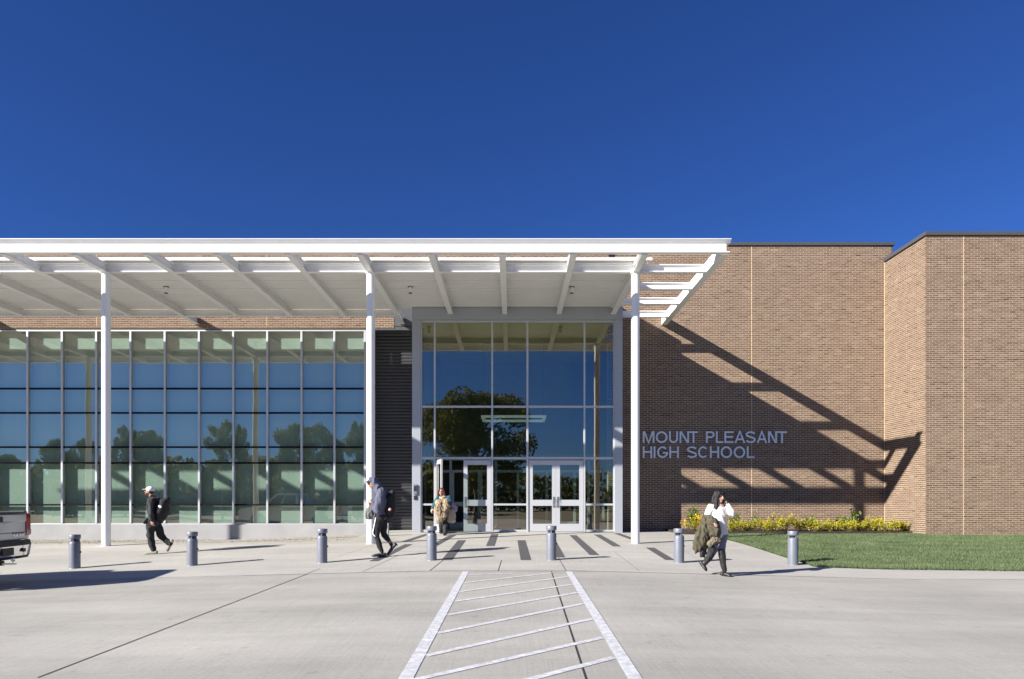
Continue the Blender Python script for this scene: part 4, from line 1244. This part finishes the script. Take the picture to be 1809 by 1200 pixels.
def head(b, c, R, k=1.0, female=False):
    """skull, jaw, nose, ears and brow; the face looks along R @ -Y; c = centre of the head"""
    c = np.array(c, float)
    W = lambda p: c + R @ (np.array(p, float) * k)
    b.ball(W((0, 0.008, 0.028)), (0.074 * k, 0.092 * k, 0.090 * k), R)
    b.ball(W((0, -0.022, -0.035)), (0.062 * k, 0.066 * k, 0.080 * k), R)
    b.ball(W((0, -0.060, -0.085)), (0.026 * k, 0.022 * k, 0.022 * k), R)
    b.limb([W((0, -0.086, 0.020)), W((0, -0.098, -0.004)), W((0, -0.106, -0.022))], [0.009 * k, 0.011 * k, 0.014 * k], n=8, sub=2)
    b.limb([W((-0.045, -0.076, 0.026)), W((0, -0.086, 0.030)), W((0.045, -0.076, 0.026))], [0.009 * k] * 3, n=8, sub=2)
    for sx in (-1, 1):
        b.ball(W((sx * 0.074, 0.012, -0.008)), (0.010 * k, 0.020 * k, 0.030 * k), R)
        b.ball(W((sx * 0.036, -0.066, -0.030)), (0.022 * k, 0.018 * k, 0.018 * k), R)
    b.limb([W((-0.020, -0.086, -0.056)), W((0, -0.092, -0.055)), W((0.020, -0.086, -0.056))], [0.006 * k, 0.0085 * k, 0.006 * k], n=8, sub=2)
def face_bits(c, R, k, parent, brow='hair_black'):
    c = np.array(c, float); W = lambda p: c + R @ (np.array(p, float) * k)
    for sx in (-1, 1):
        Blob().ball(W((sx * 0.030, -0.079, 0.008)), (0.013 * k, 0.008 * k, 0.0075 * k), R, 10, 8).raw('eye', 'eye', parent)
        Blob().limb([W((sx * 0.016, -0.090, 0.029)), W((sx * 0.032, -0.088, 0.034)), W((sx * 0.050, -0.076, 0.028))], [0.004 * k, 0.0045 * k, 0.003 * k], n=6, sub=2).raw('eyebrow', brow, parent)
    Blob().limb([W((-0.021, -0.088, -0.056)), W((0, -0.097, -0.054)), W((0.021, -0.088, -0.056))], [0.003 * k, 0.006 * k, 0.003 * k], n=8, sub=2).raw('mouth', 'lip', parent)
def raw(s, name, m, parent):
    me = bpy.data.meshes.new(name); me.from_pydata(s.v, [], s.f)
    me.polygons.foreach_set('use_smooth', [True] * len(me.polygons)); me.materials.append(M[m])
    o = bpy.data.objects.new(name, me); COL.objects.link(o); o.parent = parent
    return o
Blob.raw = raw
def person(u, v, label, group='people walking outside the school'):
    g = G(u, v)
    t = empty('person', g, label, 'person', group)
    s = F / g.y
    J = lambda uu, vv, y=0.0: np.array(((uu - u) / s, y, (v - vv) / s))
    return t, J, s
def shoe(b, heel, toe, w=0.045, h=0.05, ankle=None):
    heel, toe = np.array(heel, float), np.array(toe, float)
    up = np.array((0, 0, 1.0)); d = toe - heel; d /= np.linalg.norm(d)
    nrm = up - d * np.dot(up, d); nrm /= np.linalg.norm(nrm)
    P = [heel + nrm * h * .9 + d * .01, heel.copy() * .55 + toe * .45 + nrm * h * .8, heel * .22 + toe * .78 + nrm * h * .62, toe - d * .02 + nrm * h * .5]
    b.limb(P, [(w * .85, h * .85), (w * .95, h * .78), (w * 1.08, h * .6), (w * .8, h * .42)], side=nrm, sub=3)
    if ankle is not None: b.limb([heel * .75 + toe * .25 + nrm * h * .8, np.array(ankle, float)], [w * .85, w * .8], sub=2)
def backpack(c, R, size, parent, m='cloth_black', straps=None, pocket=True):
    c = np.array(c, float); a, d, h = size
    b = Blob()
    W = lambda p: c + R @ np.array(p, float)
    b.limb([W((0, 0, -h * .95)), W((0, 0.01, -h * .5)), W((0, 0.01, 0)), W((0, 0, h * .55)), W((0, -d * .25, h * .92))], [(a * .80, d * .75), (a, d), (a, d), (a * .93, d * .85), (a * .6, d * .5)], side=R @ np.array((0, 1, 0)), sub=4, n=20)
    o = b.build('backpack', m, None, voxel=0.011, smooth=4, fold=0.012, fscale=(7, 7, 7))
    o.location = parent.location
    if pocket:
        p = Blob(); p.limb([W((0, d * .95, -h * .70)), W((0, d * 1.02, -h * .35)), W((0, d * .95, 0.0))], [(a * .6, d * .22), (a * .7, d * .25), (a * .6, d * .2)], side=R @ np.array((0, 1, 0)), sub=3, n=14)
        p.build('pocket', m, o, voxel=0.010, smooth=3)
    return o

# --- walker in the white cap, heading left
t, J, s = person(270, 979, 'person in black with a white cap walking left past the window wall, black backpack')
hip = J(271.5, 920); ch = J(271, 897, 0); nk_ = J(266.5, 878, 0)
hc = J(264.2, 868.2); Rh = rotm(math.radians(-80), math.radians(-4))
kf, af = J(268, 948, -.06), J(273, 972, -.06)
kb, ab = J(281.5, 947, .09), J(297, 961, .09)
shL, elL, wrL = J(274, 884, -.20), J(276, 903, -.24), J(277.5, 919.5, -.23)
shR, elR, wrR = J(271, 884, .19), J(268, 902, .25), J(264, 917, .22)
b = Blob(); head(b, hc, Rh)
b.limb([J(266.8, 873), J(268.5, 881), J(270, 884)], [.052, .055, .07])
b.limb([J(270.5, 884), ch, J(272, 910), hip + (0, 0, -.02)], [(.09, .15), (.10, .15), (.09, .13), (.10, .14)], side=(0, 1, 0))
for a_, e_, w_ in ((shL, elL, wrL), (shR, elR, wrR)):
    b.limb([a_, e_, w_], [.045, .037, .026])
b.hand(wrL, (0.15, 0, -1), (0.2, -1, 0), (-1, 0, -.2), .55); b.hand(wrR, (-.2, 0, -1), (0, 1, 0), (-1, 0, -.2), .55)
for h_, k_, a_ in ((hip + (0, -.08, -.03), kf, af), (hip + (0, .08, -.03), kb, ab)):
    b.limb([h_, k_, a_], [.07, .048, .036])
b.build('body', 'skin', t, voxel=0.0065)
face_bits(hc, Rh, 1, t)
W = lambda p: np.array(hc) + Rh @ np.array(p, float)
q = Blob(); q.limb([W((-.055, -.035, -.06)), W((-.03, -.075, -.085)), W((0, -.088, -.09)), W((.03, -.075, -.085)), W((.055, -.035, -.06))], [(.012, .022), (.014, .026), (.016, .028), (.014, .026), (.012, .022)], side=Rh @ np.array((0, 0, 1)), n=10); q.build('beard', 'beard', t, voxel=.006)
q = Blob(); q.ball(W((0, .012, .048)), (.083, .101, .075), Rh); q.limb([W((0, -.06, .045)), W((0, -.13, .040)), W((0, -.165, .030))], [(.065, .008), (.062, .007), (.035, .006)], side=Rh @ np.array((0, 0, 1)), n=14); q.build('cap', 'cap_white', t, voxel=.007)
q = Blob(); q.ball(W((0, .045, -.025)), (.072, .055, .055), Rh); q.build('hair', 'hair_black', t, voxel=.008)
q = Blob()
q.limb([J(268.5, 880), J(270, 884), J(270.5, 886), ch, J(272, 910), J(272.5, 921)], [(.075, .085), (.10, .15), (.115, .20), (.135, .195), (.13, .175), (.155, .19)], n=18)
q.limb([shL, elL, wrL + (0, 0, .02)], [.075, .062, .045]); q.limb([shR, elR, wrR + (0, 0, .02)], [.075, .062, .045])
q.limb([J(265, 918, -.1), J(260, 924.5, -.12)], [(.05, .10), (.012, .09)], n=12); q.limb([J(279, 917, -.05), J(287, 924.5, -.02)], [(.05, .12), (.012, .12)], n=12)
q.build('jacket', 'cloth_char', t, voxel=.010, smooth=4, fold=.022)
q = Blob()
q.limb([hip + (0, -.075, 0), J(269, 934, -.07), kf, J(270.5, 960, -.06), af + (0, 0, .0)], [.115, .105, .082, .075, .068]); q.limb([hip + (0, .075, 0), J(277, 934, .08), kb, J(289, 955, .09), ab], [.11, .10, .080, .072, .066])
q.build('trousers', 'cloth_black', t, voxel=.010, smooth=3, fold=.02)
for hl, to, an in (((279.5, 979, -.06), (256.5, 980.5, -.08), af), ((304, 957, .09), (294, 976, .09), ab)):
    q = Blob(); shoe(q, J(*hl), J(*to), .048, .056, an); o = q.build('shoe', 'shoe_khaki', t, voxel=.008)
bp1 = backpack(J(289.5, 898, -.02), rotm(math.radians(100), math.radians(14)), (.19, .155, .235), t)
tag(bp1, 'black backpack with a pale logo on the back of the walker in the white cap', 'backpack')
q = Blob(); q.ball(J(290.5, 895, -.215), (.045, .006, .030), rotm(0, 0, .5)); q.raw('logo', 'cap_white', bp1)
for yy in (-.13, .11):
    q = Blob(); q.limb([J(284, 886, yy), J(275, 880.5, yy), J(267, 890, yy * 1.3), J(272, 908, yy * 1.55)], [(.008, .022)] * 4, n=8); q.raw('strap', 'cloth_black', bp1)

# --- hooded walker with a phone
t, J, s = person(671, 984, 'person in a blue grey hoodie looking down at a phone, walking left')
hip = J(673.5, 912); ch = J(676, 888); 
hc = J(658.5, 854.5); Rh = rotm(math.radians(-86), math.radians(26))
kf, af = J(665.5, 944, -.06), J(675, 975, -.06)
kb, ab = J(676.5, 943, .09), J(690.5, 962, .09)
shL, elL, wrL = J(675.5, 871, -.20), J(671, 904, -.25), J(660, 887.5, -.20)
shR, elR, wrR = J(673, 871, .18), J(668, 900, .20), J(660, 888, .02)
b = Blob(); head(b, hc, Rh)
b.limb([J(662.5, 860), J(667, 866), J(671, 871)], [.052, .055, .07])
b.limb([J(672, 869), ch, J(674.5, 902), hip + (0, 0, -.02)], [(.09, .15), (.10, .15), (.09, .13), (.10, .14)])
for a_, e_, w_ in ((shL, elL, wrL), (shR, elR, wrR)): b.limb([a_, e_, w_], [.045, .037, .026])
b.hand(wrL, (-1, .25, .15), (0, -1, .3), (0, .2, 1), .6); b.hand(wrR, (-1, -.3, .1), (0, 1, .3), (0, -.2, 1), .6)
for h_, k_, a_ in ((hip + (0, -.08, -.03), kf, af), (hip + (0, .08, -.03), kb, ab)): b.limb([h_, k_, a_], [.07, .048, .034])
b.build('body', 'skin', t, voxel=0.0065)
face_bits(hc, Rh, 1, t)
W = lambda p: np.array(hc) + Rh @ np.array(p, float)
q = Blob(); q.ball(W((0, -.078, .052)), (.062, .036, .046), Rh); q.ball(W((0, -.060, .078)), (.066, .050, .036), Rh); q.ball(W((0, -.015, .065)), (.076, .07, .05), Rh); q.build('hair', 'hair_black', t, voxel=.008, fold=.012, fscale=(30, 30, 30))
q = Blob()
q.limb([W((0, .02, .075)), W((0, .055, .03)), W((0, .07, -.04)), J(669.5, 868), J(673, 872)], [(.096, .080), (.108, .092), (.112, .085), (.13, .11), (.17, .13)], side=Rh @ np.array((0, 1, 0)), n=18)
q.limb([J(672.5, 869), J(675, 877), ch, J(674.5, 902), J(673, 911)], [(.115, .17), (.145, .215), (.155, .215), (.145, .19), (.135, .18)], n=20)
q.limb([shL, J(673, 890, -.25), elL, J(665.5, 897, -.23), wrL + (.02, 0, -.01)], [.095, .090, .085, .062, .045]); q.limb([shR, elR, wrR + (.02, 0, 0)], [.09, .078, .045])
q.build('hoodie', 'hoodie', t, voxel=.010, smooth=4, fold=.028)
q = Blob()
q.limb([hip + (0, -.075, 0), J(668.5, 928, -.07), kf, J(669.5, 958, -.06), af], [.118, .100, .072, .060, .048]); q.limb([hip + (0, .075, 0), J(676, 928, .08), kb, J(684, 953, .09), ab], [.115, .096, .070, .058, .046])
q.build('trousers', 'cloth_black', t, voxel=.010, smooth=3, fold=.016)
q = Blob(); q.limb([J(666.5, 915, -.165), J(663.4, 929, -.15), J(660.8, 942, -.115), J(665, 947.5, -.125)], [(.014, .030), (.014, .030), (.014, .026), (.012, .022)], side=(0.3, -1, 0), n=10); q.build('side_stripe', 'cap_white', t, voxel=.007)
for hl, to, an in (((681.5, 984, -.06), (657.5, 984.5, -.08), af), ((701, 965, .09), (684.5, 983, .09), ab)):
    q = Blob(); shoe(q, J(*hl), J(*to), .05, .058, an + (0, 0, -.03)); o = q.build('shoe', 'boots', t, voxel=.008)
    a_, c_ = J(*hl), J(*to); q = Blob(); q.limb([a_ + (0, 0, .006), (a_ + c_) / 2 + (0, 0, .004), c_ + (0, 0, .008)], [(.042, .010), (.046, .010), (.036, .010)], side=(0, 0, 1), n=10); q.raw('sole', 'sole', o)
ph = MB().box(-.075, .075, -.038, .038, -.005, .005).build('phone', 'phone', None, bevel=.003); ph.location = Vector(J(650.5, 884, -.12)) + t.location; ph.rotation_euler = (0, math.radians(12), 0)
tag(ph, 'dark phone in the hand of the hooded walker', 'phone')
bp2 = backpack(J(690.5, 890, 0), rotm(math.radians(94), math.radians(3)), (.18, .13, .27), t)
tag(bp2, 'black backpack with a pink charm on the back of the hooded walker', 'backpack')
q = Blob(); q.ball(J(691.5, 900, -.20), (.038, .03, .038)); q.build('charm', 'pink', bp2, voxel=.007)
for yy in (-.13, .12):
    q = Blob(); q.limb([J(684, 878, yy), J(675.5, 863.5, yy), J(667, 873, yy * 1.5), J(668, 893, yy * 1.7)], [(.008, .024)] * 4, n=8); q.raw('strap', 'cloth_black', bp2)
bag = Blob(); bag.limb([J(658, 890, -.10), J(656, 899, -.10), J(653.5, 910, -.10), J(653, 914, -.10)], [(.045, .03), (.085, .05), (.105, .06), (.085, .05)], side=(0, 1, 0), n=16)
bg_ = bag.build('hand_bag', 'greybag', None, voxel=.010, smooth=3, fold=.02, fscale=(14, 14, 5)); bg_.location = t.location
tag(bg_, 'grey cloth bag hanging from the forearm of the hooded walker', 'bag')

# --- woman in white with a phone at her ear
t, J, s = person(1268, 1017, 'person in a white sweater with a phone at the ear, coat over one arm')
hip = J(1270, 946); ch = J(1268, 912)
hc = J(1270.3, 878.5); Rh = rotm(math.radians(28), math.radians(2), math.radians(4))
kf, af = J(1271.5, 975, -.10), J(1276, 1006, -.12)
kb, ab = J(1262, 979, .10), J(1246.5, 999, .16)
shL, elL, wrL = J(1255.5, 897, -.02), J(1246.5, 918, -.06), J(1252, 922, -.24)
shR, elR, wrR = J(1281, 897, .02), J(1291.5, 908.5, -.06), J(1285, 892, -.01)
b = Blob(); head(b, hc, Rh, .96, True)
b.limb([J(1270, 886), J(1269.5, 892), J(1269, 896)], [.045, .045, .06])
b.limb([J(1269, 896), ch, J(1269, 930), hip], [(.13, .08), (.125, .09), (.11, .08), (.13, .10)], side=(0, 1, 0))
for a_, e_, w_ in ((shL, elL, wrL), (shR, elR, wrR)): b.limb([a_, e_, w_], [.036, .031, .022])
b.hand(wrL, (.3, -.9, -.3), (0, 0, 1), (1, 0, 0), .5, .92); b.hand(wrR, (-.30, .05, 1), (1, -.3, 0), (-.3, -1, 0), .22, .92)
for h_, k_, a_ in ((hip + (.07, -.02, -.03), kf, af), (hip + (-.06, .02, -.03), kb, ab)): b.limb([h_, k_, a_], [.065, .045, .032])
b.build('body', 'skin2', t, voxel=0.0065)
face_bits(hc, Rh, .96, t)
W = lambda p: np.array(hc) + Rh @ (np.array(p, float) * .98)
q = Blob(); q.ball(W((0, .022, .038)), (.090, .098, .090), Rh); q.ball(W((0, -.018, .064)), (.080, .082, .062), Rh); q.limb([W((-.055, -.055, .075)), W((-.082, -.035, .0)), W((-.088, -.02, -.09)), W((-.085, -.03, -.19)), W((-.08, -.04, -.25))], [.03, .036, .042, .040, .018], n=12); q.limb([W((.045, -.062, .075)), W((.078, -.045, .01)), W((.080, -.05, -.08)), W((.075, -.07, -.15)), W((.085, -.08, -.20))], [.026, .030, .030, .026, .012], n=12)
q.limb([W((0, .06, .02)), W((0, .085, -.08)), W((-.01, .08, -.20))], [(.085, .05), (.095, .05), (.07, .03)], side=Rh @ np.array((0, 1, 0)), n=14)
q.build('hair', 'hair_black', t, voxel=.007, smooth=2, fold=.010, fscale=(40, 40, 6))
q = Blob()
q.limb([J(1269.5, 892.5), J(1269, 895.5), J(1268.8, 899), ch, J(1269.5, 930), J(1271.5, 944.5)], [(.062, .062), (.10, .08), (.165, .10), (.165, .125), (.15, .12), (.155, .125)], side=(0, 1, 0), n=22)
q.limb([shL, elL, wrL], [.068, .060, .042]); q.limb([shR, elR, wrR - (0, 0, .01)], [.066, .062, .042])
q.build('sweater', 'sweater', t, voxel=.009, smooth=4, fold=.016)
q = Blob()
q.limb([hip + (.06, -.02, 0), J(1273, 958, -.05), kf + (0, 0, .02)], [.098, .088, .064]); q.limb([hip + (-.06, .02, 0), J(1266, 962, .04), kb + (0, 0, .02)], [.098, .085, .062])
q.build('jeans', 'jeans', t, voxel=.009, smooth=3, fold=.008)
for k_, a_, hl, to in ((kf, af, (1272, 1016.5, -.05), (1287.5, 1018.5, -.18)), (kb, ab, (1240.5, 997, .20), (1250, 1011.5, .10))):
    q = Blob(); q.limb([k_ + (0, 0, .03), k_ * .6 + a_ * .4, a_], [.068, .062, .046]); shoe(q, J(*hl), J(*to), .043, .048, a_); q.build('boot', 'boots', t, voxel=.008, smooth=2, fold=.008)
ph = MB().box(-.034, .034, -.005, .005, -.068, .068).build('phone', 'phone_teal', None, bevel=.003); ph.location = Vector(J(1280.2, 885.5, .0)) + t.location; ph.rotation_euler = (.2, -.25, math.radians(60))
tag(ph, 'teal phone held to the ear of the woman in white', 'phone')
q = Blob()
q.limb([J(1245, 921, -.12), J(1240, 935, -.17), J(1233, 952, -.18), J(1228, 968, -.16), J(1226, 973, -.14)], [(.10, .07), (.13, .09), (.12, .08), (.085, .06), (.04, .04)], side=(0, 1, 0), n=18)
q.limb([J(1248, 920, -.16), J(1254, 928, -.22), J(1256, 940, -.24), J(1257, 947, -.22)], [(.10, .06), (.11, .08), (.10, .07), (.08, .05)], side=(0, 1, 0), n=18)
q.limb([J(1245, 938, -.15), J(1241, 960, -.14), J(1238, 981, -.13)], [(.10, .05), (.08, .05), (.05, .03)], side=(0, 1, 0), n=14)
q.limb([elL + (-.01, 0, .0), J(1249.5, 919.5, -.14), J(1252, 922, -.235)], [.085, .088, .085])
coat = q.build('coat', 'coat_olive', None, voxel=.010, smooth=3, fold=.035, fscale=(12, 12, 7)); coat.location = t.location
tag(coat, 'olive coat draped over the arm of the woman in white', 'coat')
q = Blob(); q.limb([J(1246, 961, -.24), J(1254, 953, -.27), J(1263, 953, -.25)], [(.05, .03), (.06, .035), (.045, .03)], side=(0, 1, 0), n=14); q.build('lining', 'coat_lining', coat, voxel=.009, smooth=2, fold=.016, fscale=(30, 30, 30))
q = Blob(); q.limb([J(1252, 962, -.2), J(1250, 975, -.2), J(1246, 986, -.18)], [(.07, .03), (.06, .03), (.03, .02)], side=(0, 1, 0), n=12); q.limb([J(1236, 970, -.18), J(1235, 982, -.18)], [(.04, .03), (.03, .02)], n=12); q.build('sleeve', 'cloth_char', coat, voxel=.009, smooth=2, fold=.02)

# --- woman coming out of the open door
t, J, s = person(785, 945.5, 'person in a teal top leaving the open door with bags and a patterned coat')
hip = J(784, 911); ch = J(783, 888)
hc = J(780, 869); Rh = rotm(math.radians(-14), math.radians(4))
kf, af = J(787.5, 929, -.12), J(787, 942, -.14)
kb, ab = J(779.5, 927, .06), J(778.5, 939, .16)
shL, elL, wrL = J(773.5, 881.5, 0), J(768.5, 891, -.05), J(765.2, 898, -.12)
shR, elR, wrR = J(793, 880, 0), J(795.5, 893, -.05), J(786.5, 895, -.28)
b = Blob(); head(b, hc, Rh, .98, True)
b.limb([J(780.3, 874.5), J(781.5, 878), J(782.5, 880)], [.05, .05, .065])
b.limb([J(783, 880.5), ch, J(783.5, 900), hip], [(.15, .10), (.16, .13), (.16, .13), (.16, .13)], side=(0, 1, 0))
for a_, e_, w_ in ((shL, elL, wrL), (shR, elR, wrR)): b.limb([a_, e_, w_], [.045, .038, .025])
b.hand(wrL, (-.4, -.3, -.9), (0, -1, .3), (.8, -.5, 0), .5); b.hand(wrR, (-.9, -.2, 0), (0, -1, .1), (0, 0, 1), .7)
for h_, k_, a_ in ((hip + (.08, -.02, -.03), kf, af), (hip + (-.08, .02, -.03), kb, ab)): b.limb([h_, k_, a_], [.08, .055, .036])
b.build('body', 'skin2', t, voxel=0.0065)
face_bits(hc, Rh, .98, t, 'hair_auburn')
W = lambda p: np.array(hc) + Rh @ np.array(p, float)
q = Blob(); q.ball(W((0, .022, .036)), (.090, .098, .090), Rh)
for sx in (-1, 1): q.limb([W((sx * .05, -.06, .08)), W((sx * .085, -.035, .0)), W((sx * .095, -.01, -.09)), W((sx * .10, 0, -.14))], [.03, .036, .040, .024], n=12)
q.limb([W((0, .06, .02)), W((0, .085, -.07)), W((0, .08, -.14))], [(.09, .05), (.10, .05), (.09, .035)], side=Rh @ np.array((0, 1, 0)), n=14)
q.build('hair', 'hair_auburn', t, voxel=.008, smooth=2, fold=.012, fscale=(36, 36, 7))
q = Blob()
q.limb([J(782, 879), J(782.7, 881.5), ch, J(783.5, 900), J(783.5, 912)], [(.09, .09), (.19, .13), (.215, .18), (.215, .18), (.21, .17)], side=(0, 1, 0), n=22)
q.limb([shL, elL, wrL + (0, 0, .01)], [.085, .075, .05]); q.limb([shR, elR, wrR], [.085, .075, .05])
q.build('top', 'teal', t, voxel=.010, smooth=4, fold=.018)
q = Blob(); q.limb([J(781, 880, -.10), J(781.2, 882.5, -.145), J(781.5, 885, -.17)], [(.030, .010), (.022, .010), (.008, .008)], side=(0, 1, 0), n=12); q.build('collar', 'yellow', t, voxel=.008)
q = Blob(); q.limb([hip + (.085, -.02, .02), J(787, 921, -.06), kf, af + (0, 0, .02)], [.135, .115, .085, .07]); q.limb([hip + (-.085, .02, .02), J(780, 920, .02), kb, ab], [.135, .11, .085, .068]); q.build('trousers', 'cloth_char', t, voxel=.010, smooth=3, fold=.014)
for hl, to in (((786.5, 944.5, -.08), (786.5, 946.2, -.30)), ((779, 941, .22), (778, 944, .02))):
    q = Blob(); shoe(q, J(*hl), J(*to), .045, .05); q.build('shoe', 'boots', t, voxel=.008)
q = Blob()
q.limb([J(777.5, 886, -.24), J(776.5, 896, -.28), J(778, 908, -.28), J(780, 921, -.24)], [(.12, .07), (.14, .09), (.13, .09), (.08, .05)], side=(0, 1, 0), n=18)
q.limb([J(787, 885, -.22), J(789, 894, -.27), J(786, 906, -.27), J(784, 916, -.25)], [(.12, .07), (.13, .08), (.12, .08), (.08, .05)], side=(0, 1, 0), n=18)
coat = q.build('coat', 'tan_camo', None, voxel=.010, smooth=2, fold=.022, fscale=(13, 13, 8)); coat.location = t.location
tag(coat, 'bundled tan and brown coat in the arms of the person at the door', 'coat')
q = Blob(); q.limb([J(798, 902, -.10), J(798, 911, -.10), J(797.5, 920, -.10)], [(.115, .06), (.14, .08), (.15, .08)], side=(0, 1, 0), n=18)
tb = q.build('tote_bag', 'tote', None, voxel=.010, smooth=2, fold=.014); tb.location = t.location
q = Blob(); q.limb([J(795, 902, -.14), J(794, 893, -.12), J(796.5, 888, -.06)], [.010] * 3, n=8); q.raw('strap', 'tote', tb)
tag(tb, 'beige tote bag hanging at the side of the person at the door', 'bag')
q = Blob(); q.limb([J(799, 892, -.05), J(802, 897, -.05), J(803, 902, -.05)], [(.07, .05), (.11, .07), (.09, .06)], side=(0, 1, 0), n=16)
fb = q.build('shoulder_bag', 'floral', None, voxel=.010, smooth=2, fold=.012); fb.location = t.location
q = Blob(); q.limb([J(799, 891, -.06), J(794, 882, -.07), J(791, 876.5, 0), J(795, 884, .1)], [(.012, .012)] * 4, n=8); q.raw('strap', 'floral', fb)
tag(fb, 'pink and lilac flowered shoulder bag on the person at the door', 'bag')
